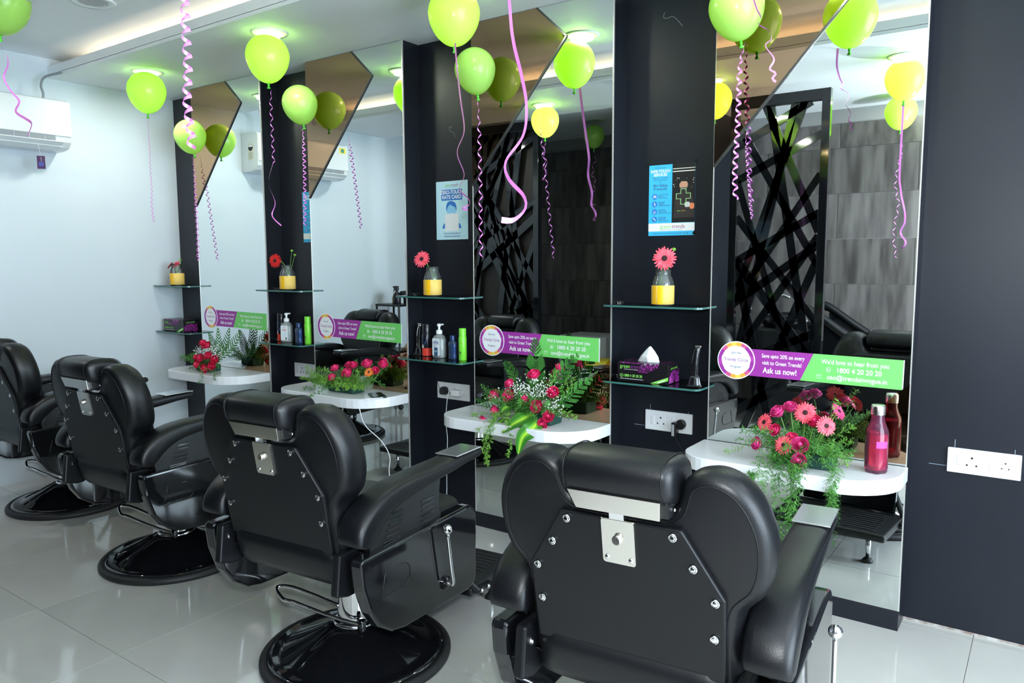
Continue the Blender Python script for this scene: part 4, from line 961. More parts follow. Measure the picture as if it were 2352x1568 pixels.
# balloons under the raised ceiling
c = (-3.80, 1.51, 2.475); balloon(c, .112, 'lime balloon under the raised ceiling near the air conditioner', tilt=(.25, 0), ribs=[dict(p=[dep(*q, 3.25) for q in ((-6, 72), (0, 98), (16, 128), (18, 150), (9, 178), (24, 208), (44, 232), (36, 256), (58, 272), (72, 282), (70, 296), (62, 312))], w=.013)])
c = (-1.82, 1.14, 2.362); balloon(c, .104, 'lime balloon in front of the pierced black screen', ribs=[dict(p=[dep(*q, 1.72) for q in ((424, -200), (424, -60), (427, 60), (432, 160), (430, 230), (438, 300), (440, 338))], curl=.0095, pitch=.030, w=.009)])
c = (-.755, 1.06, 2.362); balloon(c, .104, 'lime balloon in front of the wash chairs with a long loose ribbon', ribs=[dict(p=[V_(-.755, 1.06, 2.225)]+[dep(*q, 1.24) for q in ((1168, -100), (1172, 30), (1180, 100), (1197, 170), (1209, 240), (1202, 310), (1162, 370), (1168, 410), (1203, 450), (1206, 480), (1180, 505), (1152, 505))], w=.0105, twist=.5)])
# balloons towards the screens and wash area
for (x, y, z, r, ln, lab) in ((-3.10, 1.16, 2.366, .102, .30, 'lime balloon in front of the doorway between the screens'),
                       (-1.03, -.62, 2.465, .115, .95, 'lime balloon above the reclining wash chairs'), (-3.47, -.22, 2.47, .095, .5, 'lime balloon in the shaded wash area doorway')):
    c = (x, y, z); balloon(c, r, lab, ribs=[dict(p=hang(c, r, ln, .02, 7), curl=.012, pitch=.09, w=.008)])

# ------------------------------------------------------------------ air conditioner
ac_mat = mat('ac_white', (.74, .79, .80), .25, coat=.2)
e = empty('air_conditioner', (XL, 1.40, 2.03), 'white split air conditioner on the left white wall', 'air conditioner')
prof = [(0, .0), (.10, .0), (.165, .012), (.195, .045), (.205, .075), (.208, .26), (.200, .285), (.17, .295), (0, .295)]
MB().prism([(p[0], p[1]) for p in prof], 'y', 0, .895).build('housing', ac_mat, e, bevel=.004)
MB().box(.2085, .2125, .004, .891, .078, .272).build('front_panel', ac_mat, e, bevel=.003)
MB().box(.120, .2075, .05, .80, .040, .076).build('outlet', plastic_grey, e)
for k in range(9): MB().box(.150, .210, .08+k*.082, .084+k*.082, .042, .075).build('vane', mat('vane_grey', (.45, .50, .53), .4), e)
for k in range(2):
    o = MB().box(-.003, .003, .035, .835, -.030, .030).build('louvre', ac_mat, e, bevel=.001); o.location = (.205-.03*k, 0, .026-.018*k); o.rotation_euler = (0, 1.0+.25*k, 0)
lb = MB().box(.085, .150, .8955, .8962, .09, .21).build('energy_label', P('label_cream', (.72, .72, .55)), e)
MB().prism([(.117+.028*math.cos(t), .180+.026*math.sin(t)) for t in [2*PI*k/20 for k in range(20)]], 'y', .8960, .8966).build('star_dial', ink_black, lb); MB().prism([(.117+.024*math.cos(t), .184+.020*math.sin(t)) for t in [PI*k/12 for k in range(13)]], 'y', .8963, .8968).build('dial_face', ink_white, lb)
for q in range(4): MB().box(.095, .140, .8960, .8966, .098+q*.013, .103+q*.013).build('print_line', ink_grey, lb)
yl = MB().box(.2126, .2130, .03, .10, .215, .262).build('round_sticker', P('yellow', (.80, .70, .05)), e); MB().prism([(.065+.018*math.cos(t), .238+.018*math.sin(t)) for t in [2*PI*k/16 for k in range(16)]], 'x', .2129, .2134).build('seal', P('teal', (.03, .25, .22)), yl)
MB().tube(catmull([(.12, .78, .29), (.12, .785, .33), (.11, .78, .38), (.125, .80, .43), (.20, .86, .455)], 6), .007, 8).build('cable', plastic_grey, e, smooth=True)
t = MB().box(-.001, .001, -.021, .021, -.075, 0).build('hang_tag', P('tagpurple', (.06, .01, .09), .3), e); t.location = (.23, .70, -.055); t.rotation_euler = (0, 0, -.5)
MB().box(.001, .0014, -.012, .012, -.060, -.035).build('blue_print', P('tagblue', (.06, .08, .35)), t)
for q in range(3): MB().box(.001, .0014, -.002, .004, -.030+q*.008, -.026+q*.008).build('print_line', ink_grey, t)
MB().tube([(.23, .70, -.055), (.21, .70, -.0), (.20, .70, .03)], .0008, 4).build('string', plastic_white, e)
# ------------------------------------------------------------------ flower arrangements
fern_m = [mat('fern_green', (.04, .16, .022), .5, col2=(.10, .31, .05), vscale=14), mat('fern_bright', (.10, .28, .03), .5, col2=(.22, .46, .07), vscale=14)]
palm_m = mat('palm_green', (.025, .12, .02), .55, spec=.25, col2=(.07, .26, .05), vscale=12)
foam_m = mat('floral_foam', (.01, .055, .04), .8, bump=.4, bscale=300)
breath_m = mat('gypsophila', (.82, .84, .82), .6)
def rv(s=1): return Vector((random.uniform(-1, 1), random.uniform(-1, 1), random.uniform(-1, 1)))*s
def fern(g, pts, dens=1.0, br=.030, nl=.010, w=.0018):
    P_ = catmull(pts, 8); n = len(P_)
    for i in range(n-1):
        d = (P_[i+1]-P_[i]); g.add([P_[i]+Vector((.0007, 0, 0)), P_[i]-Vector((.0007, 0, 0)), P_[i+1]], [(0, 1, 2)])
        t = d.normalized(); fall = 1-.55*i/n
        for q in range(max(1, int(round(2*dens+random.random()*.9)))):
            a = (rv()-t*.0); a = (a-t*a.dot(t)).normalized(); bd = (a+t*.55).normalized(); L = br*fall*random.uniform(.6, 1.1); o = P_[i]+d*random.random()
            tip = o+bd*L; sd = bd.cross(t).normalized()
            g.add([o+sd*.0004, o-sd*.0004, tip], [(0, 1, 2)])
            m_ = 7
            for k in range(m_):
                b = o+bd*L*(k+1)/m_; nd = (rv()*.9+bd*.7).normalized(); s2 = nd.cross(rv()).normalized()*w; l_ = nl*random.uniform(.6, 1.2)
                g.add([b-s2, b+nd*l_*.5+s2*.3, b+nd*l_, b+s2], [(0, 1, 2, 3)])
def ferns(parent, paths, m_=0, dens=1.0, br=.03, nl=.010, w=.0018, name='asparagus_fern'):
    g = MB()
    for p in paths: fern(g, p, dens, br, nl, w)
    lim = YM-.010-parent.location.y
    g.xf(lambda x, y, z: (x, min(y, lim), z))
    return tag(g.build(name, fern_m[m_], parent, fix=False), kind='stuff')
def rose(parent, pos, d, r, pm, name='rose'):
    M = aim(d, random.random()*6); pos = Vector(pos); g = MB()
    for lay, (np_, rr, op, h) in enumerate(((3, .36, -.05, .98), (4, .56, .04, .98), (5, .80, .12, .90), (5, 1.0, .34, .74))):
        for k in range(np_):
            a0 = 2*PI*(k+.5*lay*.37)/np_; span = 2*PI/np_*1.45; rows = []
            for t in (0, .3, .6, .85, 1.0):
                row = []
                for q in range(6):
                    u = (q/5-.5); a = a0+u*span; edge = 1-.22*(2*u)**2*t
                    rad = r*rr*(.35+.65*min(1, t*1.6)) + r*op*max(0, t-.55)*1.1; zq = r*(-.9+1.75*h*t*edge)-r*op*max(0, t-.8)*1.6
                    row.append(pos+M @ Vector((rad*math.cos(a), rad*math.sin(a), zq)))
                rows.append(row)
            g.grid(rows)
    g.lathe([(r*.30, -r*.6), (r*.40, 0), (r*.34, r*.45), (r*.20, r*.68), (r*.04, r*.74)], 10, pos, M)
    o = g.build(name, pm, parent, smooth=True, fix=False)
    s = MB()
    for k in range(5):
        a = 2*PI*k/5; b = [(.25*r, -.85), (.75*r, -.55), (1.15*r, -.35)]
        p = [pos+M @ Vector((q*math.cos(a), q*math.sin(a), z*r)) for q, z in b]; sd = M @ Vector((-math.sin(a), math.cos(a), 0))*r*.18
        s.add([p[0]-sd*.5, p[1]-sd, p[2], p[1]+sd, p[0]+sd*.5], [(0, 1, 2, 3, 4)])
    s.build('sepal', stemg, o, fix=False)
    return o
def fstem(parent, a, b, r=.002):
    a, b = Vector(a), Vector(b); MB().tube(catmull([a, (a+b)/2+Vector((0, -.004, .006)), b], 5), r, 6).build('stem', stemg, parent, smooth=True)
def palm(parent, pts, n=14, L=.075, w=.007, side=Vector((1, 0, 0)), cut=True, name='palm_frond'):
    P_ = catmull(pts, 8); N = len(P_); o = MB().tube(P_, [.0022*(1-.7*i/N) for i in range(N)], 5).build(name, palm_m, parent, smooth=True)
    for k in range(n):
        u = .22+.78*k/n; i = min(N-2, int(u*(N-1))); t = (P_[i+1]-P_[i]).normalized(); l_ = L*math.sin(PI*min(1, .25+.72*u))*(1 if not cut else .9)
        for sg in (-1, 1):
            d = (side*sg*.80+t*.75+Vector((0, -.06, 0))).normalized(); up_ = d.cross(t).normalized(); wv = d.cross(up_).normalized()*w/2; b = P_[i]
            g = MB(); g.add([b-wv*.4, b+d*l_*.35-wv, b+d*l_*.92-wv*.9, b+d*l_, b+d*l_*.92+wv*.7, b+d*l_*.35+wv, b+wv*.4], [(0, 1, 5, 6), (1, 2, 4, 5), (2, 3, 4)])
            g.build('leaflet', palm_m, o, fix=False)
    return o
def striped_leaf(parent, pts, w, nrm):
    mt = MAT.get('striped_leaf')
    if mt is None:
        mt = mat('striped_leaf', (.04, .20, .02), .35)
    m2 = mat('leaf_yellow_stripe', (.42, .68, .05), .35); m3 = mat('leaf_mid', (.12, .40, .03), .35)
    P_ = catmull(pts, 6); N = len(P_); g = MB(); nrm = Vector(nrm).normalized()
    cols = [-1, -.72, -.42, -.15, 0, .15, .42, .72, 1]; cm = [0, 0, 2, 1, 1, 2, 0, 0]
    rows = []
    for i, p in enumerate(P_):
        u = i/(N-1); t = (P_[min(i+1, N-1)]-P_[max(i-1, 0)]).normalized(); s_ = t.cross(nrm).normalized(); ww = w*(math.sin(PI*min(1, .10+.9*u)**.8))**.75*(1 if u < .98 else .2)
        rows.append([p+s_*(c*ww/2)+nrm*(abs(c)*ww*.10) for c in cols])
    for k in range(len(cols)-1):
        g.cur = cm[k]; g.grid([[r[k], r[k+1]] for r in rows])
    return g.build('striped_leaf', [mt, m2, m3], parent, smooth=True, fix=True)
def leaf(parent, a, b, w, m_=None):
    a, b = Vector(a), Vector(b); d = (b-a); s_ = d.cross(Vector((.1, -.9, .4))).normalized()*w; g = MB()
    rows = [[a+d*u-s_*f_+Vector((0, 0, .004*math.sin(PI*u))), a+d*u+Vector((0, 0, -.002)), a+d*u+s_*f_+Vector((0, 0, .004*math.sin(PI*u)))] for u, f_ in ((0, .1), (.25, .8), (.5, 1), (.8, .6), (1, .03))]
    g.grid(rows).build('leaf', m_ or leafg, parent, smooth=True, fix=False)
def breath(parent, c, rx, n, r=.0032):
    g = MB(); s = MB()
    for k in range(n):
        p = Vector((c[0]+random.gauss(0, rx[0]), c[1]+random.gauss(0, rx[1]), c[2]+random.gauss(0, rx[2]))); g.sphere(p, r*random.uniform(.6, 1.1), 6, 4)
        q = Vector((c[0]+(p.x-c[0])*.5, c[1]+.02, c[2]-rx[2]*1.2+(p.z-c[2])*.3)); s.add([p, q, q+Vector((.0008, 0, 0))], [(0, 1, 2)])
    o = tag(g.build('baby_breath', breath_m, parent, smooth=True, fix=False), kind='stuff'); s.build('filler_stem', stemg, o, fix=False)
    return o
V = Vector
def L0(px, py, y, base): return onY(px, py, y) - V(base)

# ---- ledge with pink bottle: gerberas and roses with trailing fern
random.seed(31)
zt = ledges[3][1]; base = (-.715, 2.79, zt); e = empty('flower_arrangement', base, 'bouquet of coral gerberas and pink roses trailing fern beside the pink bottle', 'flowers')
f = MB().box(-.09, .12, -.055, .05, 0, .05).build('floral_foam', foam_m, e, bevel=.01)
paths = []
for k in range(56):
    a = random.uniform(-.2, PI+.2) if k % 3 else random.uniform(-PI, 0); L_ = random.uniform(.12, .21); el = random.uniform(.05, .7)
    d = V((math.cos(a)*1.05, -math.sin(a)*.75, el)).normalized(); L_ *= (.72 if d.x > .45 else 1); s0 = V((random.uniform(-.08, .09), random.uniform(-.04, .03), .045))
    paths.append([s0, s0+d*L_*.5+V((0, 0, .01)), s0+d*L_+V((0, 0, -.025*L_/.2))])
ferns(e, paths, 0, .75, .030, .012)
paths = []
for k, (x0, x1, ln) in enumerate(((-.03, -.02, .24), (0, .03, .34), (.02, .0, .42), (.03, .035, .36), (-.06, -.10, .20), (.01, .02, .46), (.15, .145, .12), (.14, .15, .09), (-.10, -.13, .05), (-.03, -.05, .20), (.03, .0, .40), (.045, .02, .30))):
    yo = -.150 if abs(x0) < .1 else -.155
    paths.append([V((x0*.6, -.05, .05)), V((x0, -.115, .035)), V((x0+(x1-x0)*.3, yo, -.02)), V((x0+(x1-x0)*.7, yo-.01+random.uniform(-.012, .012), -ln*.5)), V((x1, yo+random.uniform(-.01, .012), -ln))])
ferns(e, paths, 0, 1.3, .036, .014)
paths = [[V((.05, .02, .05)), V((.08, .03, .13)), V((.115, .03, .235))], [V((.02, .02, .05)), V((.10, .02, .11)), V((.17, .02, .15))], [V((-.05, -.02, .04)), V((-.16, -.05, .06)), V((-.25, -.07, .02))], [V((.06, -.02, .04)), V((.12, -.03, .06)), V((.17, -.05, .03))], [V((.05, .0, .05)), V((.12, .0, .09)), V((.17, -.01, .11))]]
ferns(e, paths, 1, 1.1, .032, .012)
for px, py, y, d, r, pm in ((1850, 948, 2.74, (.05, -.9, .35), .040, pet_coral), (1757, 970, 2.74, (-.45, -.8, .35), .036, pet_coral), (1897, 978, 2.72, (.55, -.75, .3), .036, pet_coral), (1801, 1022, 2.70, (-.1, -.9, .3), .036, pet_coral), (1925, 945, 2.86, (.75, -.2, .55), .034, pet_pink)):
    p = L0(px, py, y, base); fstem(e, (p.x*.4, -.0, .045), p); gerbera_head(e, p, d, r, pm)
for px, py, y, d, r, pm in ((1786, 945, 2.77, (-.4, -.6, .8), .024, rose_mat2), (1816, 935, 2.79, (.1, -.5, .9), .023, rose_mat2), (1780, 987, 2.735, (-.3, -.8, .4), .020, rose_mat), (1870, 968, 2.735, (.1, -.6, .7), .023, rose_mat), (1838, 1022, 2.69, (.15, -.85, .5), .026, rose_mat2), (1835, 1057, 2.67, (.0, -.9, .4), .023, rose_mat2), (1738, 1018, 2.72, (-.6, -.75, .3), .021, rose_mat2), (1818, 1005, 2.73, (0, -.5, .8), .020, rose_mat)):
    p = L0(px, py, y, base); fstem(e, (p.x*.4, .0, .045), p-V(d).normalized()*r*.8); rose(e, p, d, r, pm)
for k in range(9):
    a = V((random.uniform(-.08, .08), -.06, random.uniform(.04, .08))); leaf(e, a, a+V((random.uniform(-.06, .06), -.035, random.uniform(-.03, .02))), .016)

# ---- ledge with tall palm bouquet
random.seed(32)
zt = ledges[2][1]; base = (-1.86, 2.80, zt); e = empty('flower_arrangement', base, 'tall bouquet with palm fronds and yellow striped leaves', 'flowers')
MB().box(-.08, .10, -.05, .05, 0, .055).build('floral_foam', foam_m, e, bevel=.01)
def l3(px, py, y=2.76): return L0(px, py, y, base)
palm(e, [V((.0, .02, .05)), l3(1232, 880, 2.82), l3(1231, 830, 2.82), l3(1230, 772, 2.82)], 16, .085, .009)
palm(e, [V((.03, .03, .05)), l3(1275, 880, 2.86), l3(1300, 845, 2.87), l3(1330, 812, 2.88)], 12, .070, .010, V((.7, 0, -.6)))
palm(e, [V((-.03, .03, .05)), l3(1190, 880, 2.85), l3(1172, 850, 2.86), l3(1158, 830, 2.87)], 10, .055, .008, V((.8, 0, .4)))
palm(e, [V((.05, .03, .05)), l3(1300, 920, 2.86), l3(1330, 890, 2.88), l3(1362, 868, 2.9)], 12, .060, .009, V((.5, 0, -.7)))
palm(e, [V((-.06, .02, .04)), l3(1140, 935, 2.80), l3(1110, 925, 2.80), l3(1090, 915, 2.80)], 9, .035, .006, V((.2, 0, .9)))
for px, py, y, d, r in ((1226, 860, 2.77, (0, -.5, .8), .026), (1170, 880, 2.77, (-.4, -.6, .7), .022), (1135, 908, 2.75, (-.4, -.7, .5), .027), (1168, 908, 2.74, (-.15, -.85, .4), .028), (1205, 917, 2.74, (.3, -.4, -.6), .021), (1232, 933, 2.73, (.1, -.95, .2), .026), (1136, 942, 2.73, (-.6, -.7, .1), .021), (1109, 968, 2.72, (-.5, -.8, .0), .025), (1270, 901, 2.76, (.25, -.75, .6), .025), (1260, 956, 2.72, (.3, -.85, .4), .023), (1246, 973, 2.71, (.15, -.9, .1), .022), (1285, 843, 2.88, (.3, .2, .8), .020)):
    p = l3(px, py, y); fstem(e, (p.x*.3, 0, .05), p-V(d).normalized()*r*.8); rose(e, p, d, r, rose_mat)
breath(e, l3(1195, 895, 2.765), (.045, .022, .022), 210); breath(e, l3(1240, 900, 2.765), (.05, .022, .03), 190); breath(e, l3(1142, 920, 2.735), (.020, .012, .014), 60); breath(e, l3(1275, 935, 2.75), (.02, .015, .02), 40); breath(e, l3(1230, 872, 2.75), (.008, .006, .004), 16)
striped_leaf(e, [l3(1228, 948, 2.74), l3(1205, 960, 2.69), l3(1178, 975, 2.665), l3(1152, 994, 2.65)], .085, (-.15, -.75, .65))
striped_leaf(e, [l3(1238, 965, 2.72), l3(1222, 985, 2.67), l3(1200, 1005, 2.645), l3(1190, 1045, 2.635)], .075, (.3, -.85, .35))
striped_leaf(e, [l3(1180, 936, 2.75), l3(1165, 934, 2.71), l3(1152, 945, 2.70), l3(1150, 958, 2.71)], .06, (-.2, -.8, .6))
striped_leaf(e, [l3(1160, 962, 2.72), l3(1145, 972, 2.69), l3(1128, 982, 2.68)], .035, (-.1, -.5, .85))
for k in range(14):
    a = V((random.uniform(-.12, .10), -.03, random.uniform(.06, .13))); leaf(e, a, a+V((random.uniform(-.05, .05), -.03, random.uniform(-.03, .03))), .018)
paths = []
for k in range(46):
    a = random.uniform(-.3, PI+.3); L_ = random.uniform(.10, .18); d = V((math.cos(a), -math.sin(a)*.6, random.uniform(.0, .8))).normalized(); s0 = V((random.uniform(-.19, .07), random.uniform(-.05, .03), .045))
    paths.append([s0, s0+d*L_*.5+V((0, 0, .012)), s0+d*L_])
ferns(e, paths, 0, .95, .030, .012)
paths = [[V((-.12, -.04, .05)), l3(1140, 950, 2.69), l3(1132, 968, 2.645), l3(1125, 1010, 2.635), l3(1120, 1040, 2.63), l3(1118, 1066, 2.63)], [V((-.12, -.04, .05)), l3(1145, 950, 2.69), l3(1130, 968, 2.645), l3(1115, 1000, 2.635), l3(1112, 1030, 2.63), l3(1122, 1060, 2.63)], [V((-.06, -.05, .05)), l3(1165, 955, 2.69), l3(1168, 975, 2.645), l3(1172, 1020, 2.63), l3(1165, 1048, 2.63)], [V((-.06, -.04, .05)), l3(1120, 975, 2.66), l3(1095, 990, 2.66)]]
ferns(e, paths, 1, 1.0, .024, .013, .002)
paths = [[V((.07, 0, .05)), l3(1290, 900, 2.84), l3(1305, 862, 2.86)], [V((.07, 0, .05)), l3(1300, 905, 2.84), l3(1318, 868, 2.86)], [V((.08, -.01, .05)), l3(1300, 945, 2.76), l3(1322, 962, 2.74)], [V((-.05, .02, .05)), l3(1180, 870, 2.86), l3(1170, 832, 2.87)], [V((.06, 0, .05)), l3(1265, 880, 2.84), l3(1278, 850, 2.86)], [V((-.05, -.02, .05)), l3(1110, 950, 2.74), l3(1086, 953, 2.73)]]
ferns(e, paths, 1, .9, .026, .012, .002)

# ---- ledge with phone: low bed of fern with rose buds
random.seed(33)
zt = ledges[1][1]; base = (-3.13, 2.80, zt); e = empty('flower_arrangement', base, 'low bed of fern with red rose buds beside the phone', 'flowers')
MB().box(-.09, .11, -.04, .05, 0, .04).build('floral_foam', foam_m, e, bevel=.01)
def l2(px, py, y=2.78): return L0(px, py, y, base)
paths = []
for k in range(64):
    s0 = V((random.uniform(-.17, .13), random.uniform(-.05, .05), .03)); a = random.uniform(-.5, PI+.5); L_ = random.uniform(.08, .15); d = V((math.cos(a), -math.sin(a)*.6, random.uniform(.0, .8))).normalized()
    paths.append([s0, s0+d*L_*.5+V((0, 0, .01)), s0+d*L_])
ferns(e, paths, 1, .9, .028, .012)
paths = [[V((-.10, -.03, .03)), l2(740, 885, 2.73), l2(715, 890, 2.71), l2(697, 893, 2.71)], [V((-.10, -.03, .03)), l2(745, 895, 2.69), l2(725, 905, 2.66), l2(705, 915, 2.64)], [V((-.10, 0, .03)), l2(735, 870, 2.78), l2(715, 875, 2.77)], [V((.1, 0, .03)), l2(860, 875, 2.80), l2(885, 885, 2.76)], [V((0, 0, .03)), l2(815, 840, 2.82), l2(818, 830, 2.84)], [V((.12, 0, .03)), l2(880, 850, 2.86), l2(895, 838, 2.88)]]
ferns(e, paths, 0, .9, .026, .011)
for px, py, y, d, r in ((769, 845, 2.78, (-.25, -.4, .8), .023), (762, 866, 2.74, (-.2, -.5, .7), .022), (797, 856, 2.75, (.0, -.6, .8), .027), (812, 838, 2.79, (.2, -.3, .9), .022), (802, 838, 2.80, (-.1, -.3, .9), .023), (843, 835, 2.80, (.1, -.4, .9), .027), (880, 837, 2.82, (.35, -.2, .9), .024), (862, 851, 2.79, (.5, -.5, .5), .020)):
    p = l2(px, py, y); fstem(e, (p.x*.7, 0, .03), p-V(d).normalized()*r*.8); rose(e, p, d, r, rose_mat)
p = l2(848, 855, 2.77); gerbera_head(e, p, (.2, -.7, .6), .030, mat('petal_orange', (.80, .10, .03), .5, col2=(.90, .35, .05), vscale=50))

# ---- ledge by the white wall: red roses, palm, baby's breath
random.seed(34)
zt = ledges[0][1]; base = (-4.42, 2.80, zt); e = empty('flower_arrangement', base, 'red rose bouquet with dark palm leaves on the ledge by the white wall', 'flowers')
MB().box(-.05, .10, -.05, .04, 0, .045).build('floral_foam', foam_m, e, bevel=.01)
def l1(px, py, y=2.77): return L0(px, py, y, base)
for tip, yy, sd in (((500, 748), 2.84, V((1, 0, 0))), ((478, 760), 2.85, V((.9, 0, .3))), ((528, 748), 2.86, V((1, 0, 0))), ((556, 755), 2.86, V((.8, 0, -.4)))):
    palm(e, [V((.0, .02, .04)), l1((tip[0]+505)/2, 800, yy), l1(*tip, yy)], 12, .07, .009, sd)
for px, py, d, r in ((460, 822, (-.3, -.8, .4), .027), (478, 816, (0, -.7, .6), .027), (494, 826, (.3, -.8, .4), .026), (452, 836, (-.4, -.8, .2), .025), (470, 846, (-.1, -.9, .0), .027), (487, 840, (.2, -.9, .1), .026), (474, 793, (.1, -.6, .7), .026), (465, 787, (-.2, -.5, .8), .022), (450, 820, (-.5, -.7, .3), .020)):
    p = l1(px, py, 2.72); fstem(e, (p.x*.3, 0, .04), p-V(d).normalized()*r*.8); rose(e, p, d, r, rose_red)
breath(e, l1(482, 803, 2.73), (.035, .02, .020), 120); breath(e, l1(457, 808, 2.72), (.018, .012, .018), 50); breath(e, l1(502, 812, 2.74), (.025, .015, .02), 70)
paths = []
for k in range(34):
    s0 = V((random.uniform(-.09, .06), random.uniform(-.03, .03), .03)); a = random.uniform(-.3, PI+.3); L_ = random.uniform(.08, .15); d = V((math.cos(a), -math.sin(a)*.6, random.uniform(-.1, .8))).normalized()
    paths.append([s0, s0+d*L_*.5+V((0, 0, .01)), s0+d*L_])
paths += [[V((-.03, -.05, .03)), l1(465, 855, 2.66), l1(460, 878, 2.64)], [V((-.02, -.05, .03)), l1(490, 855, 2.66), l1(492, 872, 2.64)], [V((0, -.02, .05)), l1(520, 810, 2.76), l1(535, 790, 2.78)], [V((0, -.02, .05)), l1(505, 820, 2.74), l1(515, 800, 2.76)]]
ferns(e, paths, 0, .95, .028, .011)
# ------------------------------------------------------------------ screens towards the wash area (seen in the mirrors)
YS = .38
def lattice(x0, x1, z1, seed, lab, left_post=True):
    w = x1-x0; e = empty('lattice_screen', (x0, YS, 0), lab, 'screen', group='pierced black screens'); random.seed(seed); t = .022
    for nm_, bx in (('frame_post', (0, .055, 0, z1)), ('frame_post', (w-.055, w, 0, z1)), ('frame_rail', (.055, w-.055, z1-.075, z1)), ('frame_rail', (.055, w-.055, 0, .09))):
        MB().box(bx[0], bx[1], -t*1.2, t*1.2, bx[2], bx[3]).build(nm_, gloss_black, e, bevel=.002)
    def clip(p, d):
        ts = []
        for (a, b, lo, hi) in ((p[0], d[0], .05, w-.05), (p[1], d[1], .085, z1-.07)):
            if abs(b) < 1e-6:
                if not lo <= a <= hi: return None
                continue
            t0, t1 = (lo-a)/b, (hi-a)/b; ts.append((min(t0, t1), max(t0, t1)))
        a = max(q[0] for q in ts); b = min(q[1] for q in ts)
        return (a, b) if b-a > .05 else None
    def bar(p, ang, bw):
        d = (math.cos(ang), math.sin(ang)); c = clip(p, d)
        if not c: return
        A = V((p[0]+d[0]*c[0], p[1]+d[1]*c[0])); B = V((p[0]+d[0]*c[1], p[1]+d[1]*c[1])); nrm = V((-d[1], d[0]))*bw/2
        q = [tuple(A-nrm), tuple(B-nrm), tuple(B+nrm), tuple(A+nrm)]
        MB().prism(q, 'y', -t*.5+random.uniform(-.001, .001), t*.5).build('bar', gloss_black, e)
    nn = int(w/.105)
    for k in range(nn+1):
        bar((w*(k+.5)/(nn+1), z1*random.uniform(.35, .65)), math.radians((74, 104, 80, 110, 98, 68, 116, 84)[k % 8]+random.uniform(-3, 3)), random.uniform(.045, .06))
    for k in range(int(z1/.27)):
        z = .16+k*.27+random.uniform(-.05, .05); bar((w/2, z), math.radians((28, 33, 24, -52, 36, 30, -60, 26)[k % 8]), random.uniform(.05, .07))
    for k in range(int(w*4)+1):
        bar((w*(k+.5)/(int(w*4)+1), z1*random.uniform(.15, .85)), math.radians(random.choice((120, 124, 60, 57, 128))), .05)
    return e
lattice(-1.98, -1.30, 2.50, 4, 'black pierced screen with crossing bars beside the wash chairs')
lat = lattice(XL+.02, -3.66, 2.54, 8, 'black pierced screen with crossing bars next to the left white wall')
MB().box(.05, -3.66-XL-.07, -.05, -.035, .085, 2.47).build('backing_panel', mat('dark_brown_panel', (.022, .018, .016), .5), lat)
struct(MB().box(-2.47, -2.41, YB, YS-.04, 0, ZUP).build('wall_shading_partition', laminate))  # opaque partition added to keep side light off the tiles behind the doorway
# ------------------------------------------------------------------ reclining wash chairs
def wash_chair(x, y, rz, lab):
    e = empty('wash_chair', (x, y, 0), lab, 'wash chair', rz, 'reclining hair wash chairs')
    MB().box(-.25, .25, -.40, .18, .03, .34).build('plinth_base', satin_black, e, bevel=.02)
    prof = [(.62, .44), (.52, .47), (.30, .42), (.05, .43), (-.15, .52), (-.38, .70), (-.52, .80)]
    P_ = catmull([(p[0], p[1], 0) for p in prof], 6); rows = []
    for k, p in enumerate(P_):
        t = (P_[min(k+1, len(P_)-1)]-P_[max(k-1, 0)]).normalized(); nr = V((t.y, -t.x)); row = []
        for a in range(24):
            an = 2*PI*a/24; cx = .25*math.copysign(abs(math.cos(an))**.35, math.cos(an)); cn = .055*math.copysign(abs(math.sin(an))**.6, math.sin(an)); row.append((cx, p.x+nr.x*cn, p.y+nr.y*cn))
        rows.append(row)
    MB().grid(rows, True).add(rows[0], [list(range(24))]).add(rows[-1], [list(range(24))]).build('recliner_cushion', leather, e, smooth=True)
    for sx in (-1, 1):
        P2 = catmull([(.45, .56, 0), (.25, .60, 0), (0, .64, 0), (-.25, .78, 0), (-.50, .95, 0), (-.58, .95, 0)], 5); rows = []
        for k, p in enumerate(P2):
            rows.append([(sx*.285+.04*math.cos(2*PI*a/14), p.x, p.y+.038*math.sin(2*PI*a/14)) for a in range(14)])
        MB().grid(rows, True).add(rows[0], [list(range(14))]).add(rows[-1], [list(range(14))]).build('arm', leather, e, smooth=True)
        MB().prism([(.40, .10), (.42, .56), (0, .63), (-.30, .82), (-.50, .92), (-.52, .10)], 'x', min(sx*.27, sx*.295), max(sx*.27, sx*.295)).build('side_shell', gloss_black, e, bevel=.01)
    bs = MB().prism(rrect(-.27, .27, -.98, -.50, .10), 'z', .10, .80).build('basin_cabinet', satin_black, e, bevel=.02)
    rows = [[(a*math.cos(t), -.74+b*math.sin(t), z) for t in [2*PI*k/32 for k in range(32)]] for a, b, z in ((.22, .20, .80), (.25, .23, .84), (.25, .23, .90), (.22, .20, .905), (.18, .16, .84), (.08, .07, .815), (.01, .01, .81))]
    MB().grid(rows, True).build('basin', gloss_black, bs, smooth=True)
    tp = MB().tube(catmull([(.12, -.93, .88), (.12, -.93, .98), (.12, -.90, 1.03), (.12, -.84, 1.05), (.11, -.78, 1.03)], 5), .014, 12).build('tap', chrome, bs, smooth=True)
    MB().tube([(.12, -.93, 1.0), (.17, -.95, 1.03)], .008, 8).build('handle', chrome, tp, smooth=True)
    return e
wash_chair(-1.02, -.48, PI/2*-1, 'black reclining wash chair with basin beside the pierced screen')
